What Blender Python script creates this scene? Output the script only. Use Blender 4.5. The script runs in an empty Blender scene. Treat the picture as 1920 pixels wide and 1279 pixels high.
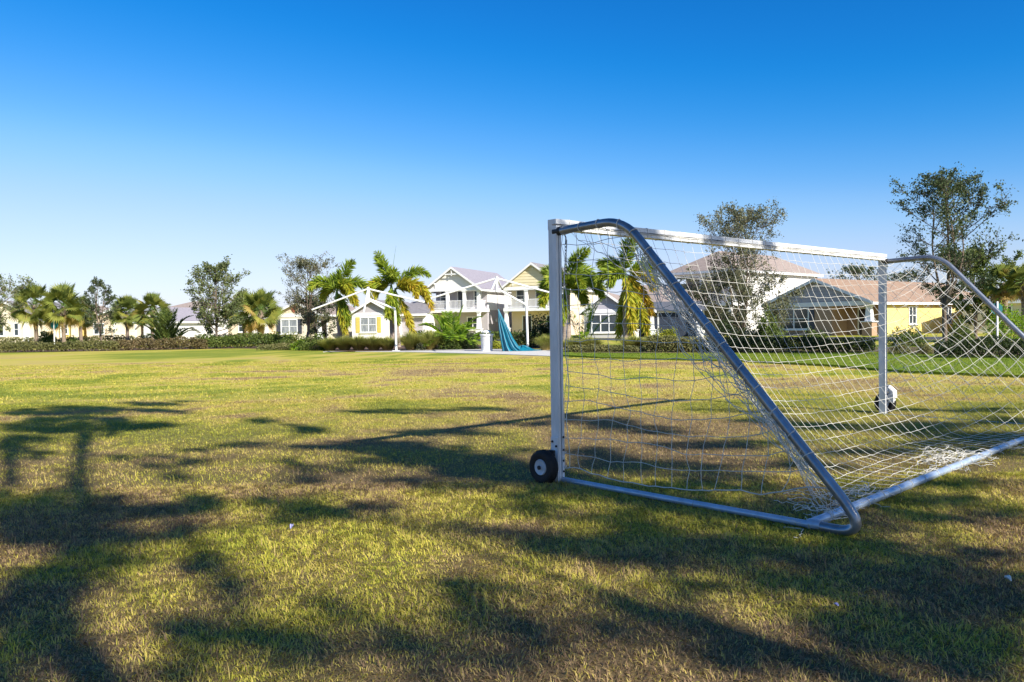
import bpy, math, random
import numpy as np
from mathutils import Vector, Matrix

PI = math.pi
# ------------------------------------------------------------------ camera
FPX, PITCH, ROLL, CAMH = 1500.0, math.atan(35 / 1500.0), 0.016, 1.494
_r0 = np.array([1.0, 0, 0]); _u0 = np.array([0, math.sin(PITCH), math.cos(PITCH)])
FW = np.array([0, math.cos(PITCH), -math.sin(PITCH)])
RT = _r0 * math.cos(ROLL) - _u0 * math.sin(ROLL)
UP = _u0 * math.cos(ROLL) + _r0 * math.sin(ROLL)
CAM = np.array([0, 0, CAMH])


def ray(px, py): return FW + RT * ((px - 960) / FPX) + UP * ((639.5 - py) / FPX)


def gnd(px, py, z=0.0):
    d = ray(px, py); return CAM + d * ((z - CAMH) / d[2])


def at(px, py, Y):
    d = ray(px, py); return CAM + d * (Y / d[1])


def gx(px, Y):
    """ground point below the column px at depth Y"""
    p = at(px, 605, Y); return np.array([p[0], Y, 0.0])


sc = bpy.context.scene
col = sc.collection
cd = bpy.data.cameras.new('camera'); cam = bpy.data.objects.new('camera', cd); col.objects.link(cam)
cd.sensor_width = 36.0; cd.lens = 36.0 * FPX / 1920.0; cd.clip_start = 0.05; cd.clip_end = 4000
cam.matrix_world = Matrix(((RT[0], UP[0], -FW[0], CAM[0]), (RT[1], UP[1], -FW[1], CAM[1]),
                           (RT[2], UP[2], -FW[2], CAM[2]), (0, 0, 0, 1)))
sc.camera = cam
# ------------------------------------------------------------------ light
SUN_EL = math.radians(33.0)
SH = np.array([0.66, -0.751]); SH /= np.linalg.norm(SH)
SUN = np.array([SH[0] * math.cos(SUN_EL), SH[1] * math.cos(SUN_EL), math.sin(SUN_EL)])
w = bpy.data.worlds.new('World'); sc.world = w; w.use_nodes = True
nt = w.node_tree; nt.nodes.clear()
sky = nt.nodes.new('ShaderNodeTexSky'); sky.sky_type = 'NISHITA'; sky.sun_disc = False
sky.sun_elevation = SUN_EL; sky.sun_rotation = math.atan2(SH[0], SH[1])
sky.altitude = 0; sky.air_density = 1.0; sky.dust_density = 0.35; sky.ozone_density = 2.5
sa = nt.nodes.new('ShaderNodeVectorMath'); sa.operation = 'SCALE'; sa.inputs['Scale'].default_value = 0.14
hs = nt.nodes.new('ShaderNodeRGBCurve')     # film-like grading of the clear sky: deeper blue, paler horizon
for ci, pts in enumerate((((0, 0), (.20, .010), (.238, .018), (.337, .115), (.433, .27), (.57, .45), (.8, .64), (1, .76)),
                          ((0, 0), (.30, .17), (.404, .262), (.559, .43), (.692, .585), (.87, .70), (1, .775)),
                          ((0, 0), (.3, .29), (.686, .78), (.876, .95), (1, 1.0)))):
    cv = hs.mapping.curves[ci]
    cv.points[0].location = pts[0]; cv.points[1].location = pts[-1]
    for p_ in pts[1:-1]: cv.points.new(*p_)
hs.mapping.extend = 'EXTRAPOLATED'; hs.mapping.update()
sb = nt.nodes.new('ShaderNodeVectorMath'); sb.operation = 'SCALE'; sb.inputs['Scale'].default_value = 5.75
bg = nt.nodes.new('ShaderNodeBackground'); bg.inputs['Strength'].default_value = 0.10
wo = nt.nodes.new('ShaderNodeOutputWorld')
nt.links.new(sky.outputs[0], sa.inputs[0]); nt.links.new(sa.outputs[0], hs.inputs['Color']); nt.links.new(hs.outputs[0], sb.inputs[0]); nt.links.new(sb.outputs[0], bg.inputs['Color'])
nt.links.new(bg.outputs[0], wo.inputs['Surface'])
sl = bpy.data.lights.new('sun', 'SUN'); so = bpy.data.objects.new('sun', sl); col.objects.link(so)
sl.energy = 4.6; sl.angle = math.radians(0.85); sl.color = (1.0, 0.94, 0.83)
so.rotation_euler = Vector(SUN).to_track_quat('Z', 'Y').to_euler(); so.location = (20, -20, 30)
sc.view_settings.view_transform = 'Standard'; sc.view_settings.look = 'None'
sc.view_settings.exposure = 0.92; sc.view_settings.gamma = 1.0
sc.render.engine = 'CYCLES'
try:
    sc.cycles.max_bounces = 6; sc.cycles.transparent_max_bounces = 6
except Exception:
    pass


# ------------------------------------------------------------------ materials
def mat(name, c, rough=0.7, metal=0.0, var=0.15, scale=6.0, bump=0.0, bscale=40.0, c2=None, spec=0.4, stretch=None):
    m = bpy.data.materials.new(name); m.use_nodes = True
    n = m.node_tree.nodes; l = m.node_tree.links; b = n['Principled BSDF']
    b.inputs['Roughness'].default_value = rough; b.inputs['Metallic'].default_value = metal
    b.inputs['Specular IOR Level'].default_value = spec
    tc = n.new('ShaderNodeTexCoord'); co = tc.outputs['Object']
    if stretch:
        mp = n.new('ShaderNodeMapping'); mp.inputs['Scale'].default_value = stretch
        l.new(co, mp.inputs['Vector']); co = mp.outputs['Vector']
    t = n.new('ShaderNodeTexNoise'); t.inputs['Scale'].default_value = scale; t.inputs['Detail'].default_value = 5
    t.inputs['Roughness'].default_value = 0.65
    l.new(co, t.inputs['Vector'])
    r = n.new('ShaderNodeValToRGB'); e = r.color_ramp.elements
    if c2 is None:
        c2 = tuple(max(0, x * (1 - 2 * var)) for x in c)
    e[0].position = 0.32; e[0].color = (*c2, 1); e[1].position = 0.68; e[1].color = (*c, 1)
    l.new(t.outputs['Fac'], r.inputs['Fac']); l.new(r.outputs['Color'], b.inputs['Base Color'])
    if bump > 0:
        t2 = n.new('ShaderNodeTexNoise'); t2.inputs['Scale'].default_value = bscale; t2.inputs['Detail'].default_value = 4
        l.new(co, t2.inputs['Vector'])
        bp = n.new('ShaderNodeBump'); bp.inputs['Strength'].default_value = bump; bp.inputs['Distance'].default_value = 0.02
        l.new(t2.outputs['Fac'], bp.inputs['Height']); l.new(bp.outputs['Normal'], b.inputs['Normal'])
    return m


def leafmat(name, stops, rough=0.55, trans=0.35):
    """foliage: colour ramp over the vertex attribute 'tint', part translucent"""
    m = bpy.data.materials.new(name); m.use_nodes = True
    n = m.node_tree.nodes; l = m.node_tree.links; n.clear()
    at_ = n.new('ShaderNodeAttribute'); at_.attribute_name = 'tint'
    r = n.new('ShaderNodeValToRGB'); e = r.color_ramp.elements
    e[0].position = stops[0][0]; e[0].color = (*stops[0][1], 1)
    e[1].position = stops[-1][0]; e[1].color = (*stops[-1][1], 1)
    for p, c in stops[1:-1]:
        x = e.new(p); x.color = (*c, 1)
    l.new(at_.outputs['Fac'], r.inputs['Fac'])
    b = n.new('ShaderNodeBsdfPrincipled'); b.inputs['Roughness'].default_value = rough
    b.inputs['Specular IOR Level'].default_value = 0.3
    t = n.new('ShaderNodeBsdfTranslucent'); mx = n.new('ShaderNodeMixShader'); mx.inputs[0].default_value = trans
    o = n.new('ShaderNodeOutputMaterial')
    l.new(r.outputs[0], b.inputs['Base Color']); l.new(r.outputs[0], t.inputs['Color'])
    l.new(b.outputs[0], mx.inputs[1]); l.new(t.outputs[0], mx.inputs[2]); l.new(mx.outputs[0], o.inputs['Surface'])
    return m


M = {}
M['white_paint'] = mat('white_paint', (0.82, 0.82, 0.82), 0.45, var=0.06, scale=3, bump=0.08, bscale=30)
M['goal_paint'] = mat('goal_paint', (0.80, 0.81, 0.83), 0.35, c2=(0.60, 0.60, 0.60), scale=9, stretch=(1, 1, .25), bump=0.05, bscale=60)
M['goal_tube'] = mat('goal_tube', (0.36, 0.38, 0.42), 0.30, metal=0.7, var=0.2, scale=7, bump=0.04, bscale=80)
M['ground_tube'] = mat('ground_tube', (0.50, 0.60, 0.74), 0.34, metal=0.35, var=0.14, scale=9, bump=0.04, bscale=80)  # bluish base colour: sky reflection and shade on the bars put into it
M['net'] = mat('net', (0.70, 0.68, 0.62), 0.9, var=0.08, scale=20)
M['rubber'] = mat('rubber', (0.022, 0.021, 0.022), 0.75, var=0.2, scale=20, bump=0.2, bscale=60)
M['rim'] = mat('rim', (0.55, 0.58, 0.63), 0.4, var=0.1, scale=12)
M['dark_steel'] = mat('dark_steel', (0.05, 0.05, 0.055), 0.5, metal=0.6)
M['bark'] = mat('bark', (0.20, 0.15, 0.11), 0.9, c2=(0.09, 0.07, 0.055), scale=10, bump=0.5, bscale=25, stretch=(1, 1, .3))
M['palm_bark'] = mat('palm_bark', (0.30, 0.23, 0.17), 0.9, c2=(0.15, 0.11, 0.085), scale=6, bump=0.5, bscale=14, stretch=(1, 1, 2.5))
M['palm_grey'] = mat('palm_grey', (0.36, 0.30, 0.26), 0.85, c2=(0.2, 0.15, 0.12), scale=5, bump=0.3, bscale=10, stretch=(1, 1, 3))
M['crownshaft'] = mat('crownshaft', (0.16, 0.26, 0.06), 0.5, var=.2, scale=4)
M['twig'] = mat('twig', (0.15, 0.11, 0.07), 0.9, var=0.2, scale=10)
M['concrete'] = mat('concrete', (0.62, 0.59, 0.55), 0.85, var=0.1, scale=2.5, bump=0.1)
M['pane'] = mat('pane', (0.05, 0.07, 0.09), 0.08, var=0.3, scale=0.8, spec=0.8)
M['pane_curtain'] = mat('pane_curtain', (0.42, 0.44, 0.46), 0.15, c2=(0.12, 0.14, 0.17), scale=2.2, spec=0.8, stretch=(4, 4, .6))
M['teal'] = mat('teal', (0.003, 0.16, 0.25), 0.40, var=0.15, scale=4, spec=0.5)
M['sign_green'] = mat('sign_green', (0.01, 0.14, 0.14), 0.45, var=.1)
M['sh_dark'] = mat('sh_dark', (0.07, 0.075, 0.10), 0.6)
M['sh_yellow'] = mat('sh_yellow', (0.62, 0.50, 0.13), 0.6, var=.06)
M['door_dark'] = mat('door_dark', (0.05, 0.035, 0.03), 0.5)
M['terracotta'] = mat('terracotta', (0.42, 0.14, 0.08), 0.7, var=.1)
W_ = {}
for k, c in dict(white=(.80, .78, .76), cream=(.78, .68, .50), grey=(.42, .42, .44), mauve=(.44, .41, .44), beige=(.62, .56, .46),
                 yellow=(.74, .58, .21), palecream=(.82, .72, .56), tan=(.40, .26, .17), navy=(.025, .035, .06), gold=(.80, .71, .48),
                 slate=(.40, .39, .45), peach=(.80, .64, .48)).items():
    W_[k] = mat('stucco_' + k, c, 0.85, var=0.05, scale=1.2, bump=0.15, bscale=30)
R_ = {}
for k, c, c2 in [('grey', (.27, .25, .26), (.17, .16, .17)), ('brown', (.37, .25, .17), (.25, .165, .115)), ('dark', (.13, .14, .17), (.08, .085, .10)),
                 ('taupe', (.36, .29, .25), (.24, .19, .17)), ('mauve', (.31, .285, .325), (.22, .205, .24))]:
    R_[k] = mat('shingle_' + k, c, 0.9, c2=c2, scale=3.0, bump=0.4, bscale=8, stretch=(1, 1, 4))
L_ = {}
L_['oak'] = leafmat('leaf_oak', [(0, (.06, .085, .035)), (.6, (.16, .20, .07)), (1, (.28, .28, .11))])
L_['oak_dark'] = leafmat('leaf_oak_dark', [(0, (.03, .05, .03)), (.6, (.085, .12, .05)), (1, (.17, .20, .08))])
L_['oak_grey'] = leafmat('leaf_oak_grey', [(0, (.08, .09, .055)), (.6, (.18, .19, .10)), (1, (.32, .29, .16))])
L_['palm'] = leafmat('leaf_palm', [(0, (.10, .17, .02)), (.5, (.26, .35, .035)), (.75, (.52, .47, .04)), (1, (.66, .38, .06))], trans=.4)
L_['sabal'] = leafmat('leaf_sabal', [(0, (.07, .11, .025)), (.5, (.18, .22, .045)), (.8, (.34, .32, .06)), (1, (.48, .33, .12))], trans=.3)
L_['lime'] = leafmat('leaf_lime', [(0, (.10, .20, .015)), (.5, (.20, .34, .02)), (1, (.42, .44, .04))], trans=.4)
L_['hedge'] = leafmat('leaf_hedge', [(0, (.04, .07, .016)), (.6, (.13, .18, .035)), (1, (.25, .27, .07))])
L_['hedge_dark'] = leafmat('leaf_hedge_dark', [(0, (.012, .024, .01)), (.6, (.04, .065, .018)), (1, (.10, .12, .04))])
L_['olive'] = leafmat('leaf_olive', [(0, (.08, .09, .03)), (.6, (.18, .18, .06)), (1, (.32, .27, .12))])
L_['brown'] = leafmat('leaf_brown', [(0, (.09, .07, .03)), (.6, (.20, .16, .07)), (1, (.34, .22, .13))])
L_['yellow'] = leafmat('leaf_yellow', [(0, (.16, .19, .02)), (.6, (.32, .34, .03)), (1, (.50, .46, .05))])
L_['reed'] = leafmat('leaf_reed', [(0, (.56, .37, .16)), (.3, (.38, .33, .11)), (.7, (.32, .36, .07)), (1, (.50, .48, .15))])


# ------------------------------------------------------------------ mesh helpers
def link(o, parent=None):
    col.objects.link(o)
    if parent is not None: o.parent = parent
    return o


def tag(o, label=None, cat=None, group=None, kind=None):
    if label: o['label'] = label
    if cat: o['category'] = cat
    if group: o['group'] = group
    if kind: o['kind'] = kind
    return o


def thing(name, label, cat, loc=(0, 0, 0), rz=0.0, group=None):
    o = bpy.data.objects.new(name, None); link(o)
    o.empty_display_size = 0.2
    o.location = Vector([float(x) for x in loc]); o.rotation_euler = (0, 0, rz)
    return tag(o, label, cat, group)


def np_mesh(name, V, Fa, material, parent=None, tint=None, smooth=False):
    """V (n,3), Fa (m,k) constant face size"""
    V = np.asarray(V, np.float32); Fa = np.asarray(Fa, np.int32); k = Fa.shape[1]
    me = bpy.data.meshes.new(name)
    me.vertices.add(len(V)); me.vertices.foreach_set('co', V.ravel())
    me.loops.add(Fa.size); me.loops.foreach_set('vertex_index', Fa.ravel())
    me.polygons.add(len(Fa)); me.polygons.foreach_set('loop_start', np.arange(0, Fa.size, k, dtype=np.int32))
    if smooth: me.polygons.foreach_set('use_smooth', np.ones(len(Fa), bool))
    me.update(calc_edges=True)
    if tint is not None:
        a = me.attributes.new('tint', 'FLOAT', 'POINT'); a.data.foreach_set('value', np.asarray(tint, np.float32))
    if material is not None: me.materials.append(material)
    return link(bpy.data.objects.new(name, me), parent)


class MB:
    def __init__(s): s.v = []; s.f = []; s.t = []

    def add(s, vs, fs, tint=0.5):
        o = len(s.v); s.v += [tuple(map(float, p)) for p in vs]; s.f += [tuple(i + o for i in f) for f in fs]; s.t += [tint] * len(vs)

    def box(s, x0, x1, y0, y1, z0, z1):
        s.add([(x0, y0, z0), (x1, y0, z0), (x1, y1, z0), (x0, y1, z0), (x0, y0, z1), (x1, y0, z1), (x1, y1, z1), (x0, y1, z1)],
              [(3, 2, 1, 0), (4, 5, 6, 7), (0, 1, 5, 4), (1, 2, 6, 5), (2, 3, 7, 6), (3, 0, 4, 7)])
        return s

    def obox(s, O, A, N, a0, a1, z0, z1, n0, n1):
        """box in a wall frame: along A, up, outward N"""
        O = np.asarray(O, float); A = np.asarray(A, float); N = np.asarray(N, float); Z = np.array([0, 0, 1.0])
        P = lambda a, z, n: O + A * a + Z * z + N * n
        s.add([P(a0, z0, n0), P(a1, z0, n0), P(a1, z0, n1), P(a0, z0, n1), P(a0, z1, n0), P(a1, z1, n0), P(a1, z1, n1), P(a0, z1, n1)],
              [(0, 1, 2, 3), (7, 6, 5, 4), (4, 5, 1, 0), (5, 6, 2, 1), (6, 7, 3, 2), (7, 4, 0, 3)])
        return s

    def slab(s, quad, th):
        """quad of 4 points thickened downwards along its normal"""
        q = [np.asarray(p, float) for p in quad]
        n = np.cross(q[1] - q[0], q[-1] - q[0]); n /= np.linalg.norm(n)
        if n[2] < 0: n = -n; q = q[::-1]
        k = len(q); b = [p - n * th for p in q]
        s.add(q + b, [tuple(range(k)), tuple(range(2 * k - 1, k - 1, -1))] + [(i, k + i, k + (i + 1) % k, (i + 1) % k) for i in range(k)])
        return s

    def prism(s, poly, d):
        q = [np.asarray(p, float) for p in poly]; d = np.asarray(d, float); k = len(q); b = [p + d for p in q]
        s.add(q + b, [tuple(range(k)), tuple(range(2 * k - 1, k - 1, -1))] + [(i, k + i, k + (i + 1) % k, (i + 1) % k) for i in range(k)])
        return s

    def tube(s, pts, r, n=8, cap=True):
        P = [np.asarray(p, float) for p in pts]; m = len(P)
        R = r if hasattr(r, '__len__') else [r] * m
        vs = []; u = None
        for i in range(m):
            t = P[min(i + 1, m - 1)] - P[max(i - 1, 0)]; ln = np.linalg.norm(t); t = t / ln if ln > 1e-9 else np.array([0, 0, 1.0])
            if u is None:
                a = np.array([0, 0, 1.0]) if abs(t[2]) < 0.9 else np.array([1.0, 0, 0]); u = np.cross(a, t)
            else:
                u = u - t * (u @ t)
            nu = np.linalg.norm(u)
            if nu < 1e-6: u = np.cross(np.array([.3, .5, .8]), t); nu = np.linalg.norm(u)
            u = u / nu; w2 = np.cross(t, u)
            for k in range(n):
                a = 2 * PI * k / n; vs.append(P[i] + R[i] * (math.cos(a) * u + math.sin(a) * w2))
        fs = [(i * n + k, i * n + (k + 1) % n, (i + 1) * n + (k + 1) % n, (i + 1) * n + k) for i in range(m - 1) for k in range(n)]
        if cap and n > 2: fs += [tuple(range(n - 1, -1, -1)), tuple((m - 1) * n + k for k in range(n))]
        s.add(vs, fs); return s

    def lathe(s, prof, O, axis, n=24):
        """prof: list of (along axis, radius)"""
        O = np.asarray(O, float); t = np.asarray(axis, float); t /= np.linalg.norm(t)
        a = np.array([0, 0, 1.0]) if abs(t[2]) < 0.9 else np.array([1.0, 0, 0]); u = np.cross(a, t); u /= np.linalg.norm(u); w2 = np.cross(t, u)
        vs = []
        for h, r in prof:
            for k in range(n):
                an = 2 * PI * k / n; vs.append(O + t * h + r * (math.cos(an) * u + math.sin(an) * w2))
        m = len(prof)
        fs = [(i * n + k, i * n + (k + 1) % n, (i + 1) * n + (k + 1) % n, (i + 1) * n + k) for i in range(m - 1) for k in range(n)]
        fs += [tuple(range(n - 1, -1, -1)), tuple((m - 1) * n + k for k in range(n))]
        s.add(vs, fs); return s

    def build(s, name, material, parent=None, smooth=False, kind=None):
        me = bpy.data.meshes.new(name); me.from_pydata(s.v, [], s.f); me.update()
        if smooth:
            me.polygons.foreach_set('use_smooth', np.ones(len(me.polygons), bool))
            try: me.set_sharp_from_angle(angle=math.radians(40))
            except Exception: pass
        me.materials.append(material)
        o = link(bpy.data.objects.new(name, me), parent)
        if kind: o['kind'] = kind
        return o


def leaf_quads(P, size, rng, aspect=0.5, up=0.0, D=None):
    """diamond leaves at P; returns verts, faces"""
    n = len(P); P = np.asarray(P, float)
    if D is None:
        D = rng.normal(size=(n, 3)); D[:, 2] += up
    D = D / np.linalg.norm(D, axis=1, keepdims=True)
    B = rng.normal(size=(n, 3)); S = np.cross(D, B); S /= np.linalg.norm(S, axis=1, keepdims=True) + 1e-9
    sz = (np.asarray(size) * rng.uniform(.6, 1.3, n))[:, None]
    V = np.stack([P - D * sz * .5, P + S * sz * aspect * .5, P + D * sz * .5, P - S * sz * aspect * .5], 1).reshape(-1, 3)
    return V, np.arange(4 * n).reshape(-1, 4)


# smooth value noise in numpy (patches of straw and green)
_nr = np.random.default_rng(77); _G = _nr.random((256, 256))


def vnoise(x, y, s):
    x = np.asarray(x) / s + 1000.0; y = np.asarray(y) / s + 1000.0
    xi = np.floor(x).astype(int); yi = np.floor(y).astype(int); fx = x - xi; fy = y - yi
    fx = fx * fx * (3 - 2 * fx); fy = fy * fy * (3 - 2 * fy)
    g = lambda i, j: _G[i % 256, j % 256]
    return (g(xi, yi) * (1 - fx) + g(xi + 1, yi) * fx) * (1 - fy) + (g(xi, yi + 1) * (1 - fx) + g(xi + 1, yi + 1) * fx) * fy


WORN = [(*gnd(1200, 800)[:2], 1.4, .8), (*gnd(1130, 835)[:2], .9, .7), (*gnd(1400, 790)[:2], 1.2, .5), (*gnd(100, 960)[:2], .8, .4), (*gnd(300, 1000)[:2], .5, .35), (*gnd(1750, 1120)[:2], .55, .35),
        (*gnd(1420, 1230)[:2], .35, .4), (*gnd(250, 1250)[:2], .3, .35), (*gnd(760, 900)[:2], .8, .3), (*gnd(30, 1030)[:2], .4, .4)]


def patch(x, y):
    """0 straw .. 1 green"""
    x = np.asarray(x, float); y = np.asarray(y, float)
    p = .30 * vnoise(x, y, 1.1) + .30 * vnoise(x + 31, y - 7, .42) + .25 * vnoise(x - 11, y + 5, 3.3) + .15 * vnoise(x, y, 9.0)
    q = (p - .5) * 3.0 + .55 + .07 * np.sin(y * 1.9 + .25 * x)
    for (cx, cy, r, a) in WORN: q = q - a * np.exp(-((x - cx) ** 2 + ((y - cy) * 1.0) ** 2) / r ** 2)
    return np.clip(q, 0, 1)


# ------------------------------------------------------------------ ground
def graded(lo, hi, dense_lo, dense_hi, step):
    c = list(np.arange(dense_lo, dense_hi + 1e-6, step)); s = step; v = dense_hi
    while v < hi: s *= 1.22; v += s; c.append(v)
    s = step; v = dense_lo
    while v > lo: s *= 1.22; v -= s; c.insert(0, v)
    return np.array(c)


def grass_ground_mat(name, stops):
    m = bpy.data.materials.new(name); m.use_nodes = True
    n = m.node_tree.nodes; l = m.node_tree.links; b = n['Principled BSDF']
    b.inputs['Roughness'].default_value = 0.95; b.inputs['Specular IOR Level'].default_value = 0.1
    a = n.new('ShaderNodeAttribute'); a.attribute_name = 'tint'
    tc = n.new('ShaderNodeTexCoord')
    n1 = n.new('ShaderNodeTexNoise'); n1.inputs['Scale'].default_value = 9; n1.inputs['Detail'].default_value = 8; n1.inputs['Roughness'].default_value = .8
    n2 = n.new('ShaderNodeTexNoise'); n2.inputs['Scale'].default_value = 0.35; n2.inputs['Detail'].default_value = 5
    for q in (n1, n2): l.new(tc.outputs['Object'], q.inputs['Vector'])
    m1 = n.new('ShaderNodeMath'); m1.operation = 'MULTIPLY_ADD'; m1.inputs[1].default_value = 0.9; m1.inputs[2].default_value = -0.45
    m2 = n.new('ShaderNodeMath'); m2.operation = 'MULTIPLY_ADD'; m2.inputs[1].default_value = 0.9; m2.inputs[2].default_value = -0.45
    l.new(n1.outputs['Fac'], m1.inputs[0]); l.new(n2.outputs['Fac'], m2.inputs[0])
    s1 = n.new('ShaderNodeMath'); s1.operation = 'ADD'; l.new(a.outputs['Fac'], s1.inputs[0]); l.new(m1.outputs[0], s1.inputs[1])
    s2 = n.new('ShaderNodeMath'); s2.operation = 'ADD'; l.new(s1.outputs[0], s2.inputs[0]); l.new(m2.outputs[0], s2.inputs[1])
    r = n.new('ShaderNodeValToRGB'); e = r.color_ramp.elements
    e[0].position = stops[0][0]; e[0].color = (*stops[0][1], 1); e[1].position = stops[-1][0]; e[1].color = (*stops[-1][1], 1)
    for p, c in stops[1:-1]: x = e.new(p); x.color = (*c, 1)
    l.new(s2.outputs[0], r.inputs['Fac'])
    # under the modelled blades lies darker thatch; beyond them the sheet itself stands for the grass
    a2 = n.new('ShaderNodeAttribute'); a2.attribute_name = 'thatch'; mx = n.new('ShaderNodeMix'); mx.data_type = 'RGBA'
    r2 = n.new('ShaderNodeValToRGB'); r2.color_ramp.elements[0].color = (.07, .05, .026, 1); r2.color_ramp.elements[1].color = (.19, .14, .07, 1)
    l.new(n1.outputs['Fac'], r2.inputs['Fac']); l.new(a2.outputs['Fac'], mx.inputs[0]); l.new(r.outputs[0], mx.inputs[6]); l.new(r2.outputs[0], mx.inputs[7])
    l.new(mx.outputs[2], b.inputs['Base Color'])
    bp = n.new('ShaderNodeBump'); bp.inputs['Strength'].default_value = 0.6; bp.inputs['Distance'].default_value = 0.03
    n3 = n.new('ShaderNodeTexNoise'); n3.inputs['Scale'].default_value = 25; n3.inputs['Detail'].default_value = 6
    l.new(tc.outputs['Object'], n3.inputs['Vector']); l.new(n3.outputs['Fac'], bp.inputs['Height']); l.new(bp.outputs[0], b.inputs['Normal'])
    return m


GRASS = [(0.0, (.26, .17, .095)), (.10, (.44, .31, .14)), (.3, (.58, .455, .12)), (.62, (.53, .475, .06)), (1.0, (.25, .27, .028))]
M['field'] = grass_ground_mat('field', [(0.0, (.30, .21, .10)), (.12, (.44, .34, .115)), (.4, (.46, .385, .085)), (.7, (.37, .345, .055)), (1.0, (.20, .24, .03))])
M['lawn'] = grass_ground_mat('lawn', [(0.0, (.22, .24, .03)), (.5, (.17, .23, .02)), (1.0, (.09, .16, .015))])
M['blade'] = leafmat('blade', GRASS, rough=.6, trans=.25)
M['lawn_blade'] = leafmat('lawn_blade', [(0, (.26, .27, .04)), (.5, (.17, .24, .02)), (1, (.08, .15, .015))], rough=.6, trans=.25)

xs = graded(-900, 900, -14, 14, .45); ys = graded(-300, 1500, -3, 30, .45)
GX, GY = np.meshgrid(xs, ys); nx, ny = len(xs), len(ys)
idx = np.arange(nx * ny).reshape(ny, nx)
Fq = np.stack([idx[:-1, :-1], idx[:-1, 1:], idx[1:, 1:], idx[1:, :-1]], -1).reshape(-1, 4)
tint = patch(GX, GY)
far = np.clip((GY - 32) / 12, 0, 1)
tint = np.clip(tint + .25 * far, 0, 1)
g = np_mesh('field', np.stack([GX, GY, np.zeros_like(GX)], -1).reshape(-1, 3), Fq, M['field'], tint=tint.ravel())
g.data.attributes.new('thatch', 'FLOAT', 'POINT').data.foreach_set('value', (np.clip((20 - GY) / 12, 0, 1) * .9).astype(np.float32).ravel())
tag(g, 'flat mown sports field of yellowing grass', kind='structure')

# raised greener lawn strip on the right behind the turf edge
edge = [gnd(1046, 668), gnd(1120, 672), gnd(1250, 675.5), gnd(1400, 679.5), gnd(1560, 688), gnd(1700, 700), gnd(1920, 709)]
edge.append(np.array([15.5, 15.2, 0])); edge.append(np.array([21, 10.5, 0]))
LZ = 0.07
back = [np.array([edge[0][0] + .3, 41, 0]), np.array([14, 41, 0]), np.array([26, 38, 0]), np.array([45, 30, 0]), np.array([45, 10.5, 0])]
poly = [p + [0, 0, LZ] for p in edge] + [p + [0, 0, LZ] for p in back[::-1]]
mb = MB(); k = len(poly)
mb.add(poly + [p - np.array([0, 0, LZ + .05]) for p in poly], [tuple(range(k))] + [(i, k + i, k + (i + 1) % k, (i + 1) % k) for i in range(k)])
lw = mb.build('lawn', M['lawn']); tag(lw, 'strip of greener raised lawn before the right hedge', kind='structure')
lw.data.attributes.new('tint', 'FLOAT', 'POINT').data.foreach_set('value', np.full(2 * k, .5, np.float32))


def in_lawn(x, y):
    P = np.array([p[:2] for p in poly]); r = np.zeros(len(x), bool); j = len(P) - 1
    for i in range(len(P)):
        c = ((P[i, 1] > y) != (P[j, 1] > y)) & (x < (P[j, 0] - P[i, 0]) * (y - P[i, 1]) / (P[j, 1] - P[i, 1] + 1e-12) + P[i, 0]); r ^= c; j = i
    return r


# ---- grass blades (stuff), thinner with distance
def blades(name, n, y0, y1, wide, hl, wd, seed, seg2, material, lawn=False, label='', z0=0.0, xlim=None, straw=0.0):
    rng = np.random.default_rng(seed)
    y = np.sqrt(rng.uniform(y0 ** 2, y1 ** 2, n)); x = rng.uniform(-1, 1, n) * (wide * y * .66 + 1.6)
    if lawn:
        x = rng.uniform(xlim[0], xlim[1], n); y = rng.uniform(y0, y1, n); k = in_lawn(x, y) & (np.abs(x) < .68 * y)
    else:
        k = ~in_lawn(x, y)
    x, y = x[k], y[k]; n = len(x)
    p = patch(x, y); cl = vnoise(x, y, .09); keep = rng.random(n) < (.45 + .75 * cl); x, y, p = x[keep], y[keep], p[keep]; n = len(x)
    t = np.clip(p + rng.normal(0, .24, n) - .9 * straw, 0, 1)
    h = hl * rng.uniform(.45, 1.25, n) * (.75 + .5 * vnoise(x, y, .5)); a = 6.5 * PI * vnoise(x + 7, y - 3, .16) + rng.normal(0, .75, n); lean = np.clip(rng.normal(1.08, .36, n), .05, 1.5)
    d = np.stack([np.cos(a), np.sin(a)], -1); s = np.stack([-np.sin(a + rng.normal(0, .5, n)), np.cos(a)], -1)
    w2 = (wd * rng.uniform(.6, 1.3, n) / 2)[:, None]
    B = np.stack([x, y, np.full(n, z0 - .003)], -1)
    S = np.concatenate([s * w2, np.zeros((n, 1))], 1)
    T = np.concatenate([d * (h * np.sin(lean))[:, None], (h * np.cos(lean))[:, None]], 1)
    if seg2:
        Mp = B + np.concatenate([d * (h * .5 * np.sin(lean * .6))[:, None], (h * .55 * np.cos(lean * .6))[:, None]], 1)
        V = np.stack([B - S, B + S, Mp + S * .8, Mp - S * .8, B + T], 1).reshape(-1, 3)
        i = np.arange(n)[:, None] * 5
        Fa = np.concatenate([i + [0, 1, 2], i + [0, 2, 3], i + [3, 2, 4]], 0); tv = np.repeat(t, 5)
    else:
        V = np.stack([B - S, B + S, B + T], 1).reshape(-1, 3); Fa = np.arange(3 * n).reshape(-1, 3); tv = np.repeat(t, 3)
    o = np_mesh(name, V, Fa, material, tint=tv); tag(o, label, 'grass', kind='stuff'); return o


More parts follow.
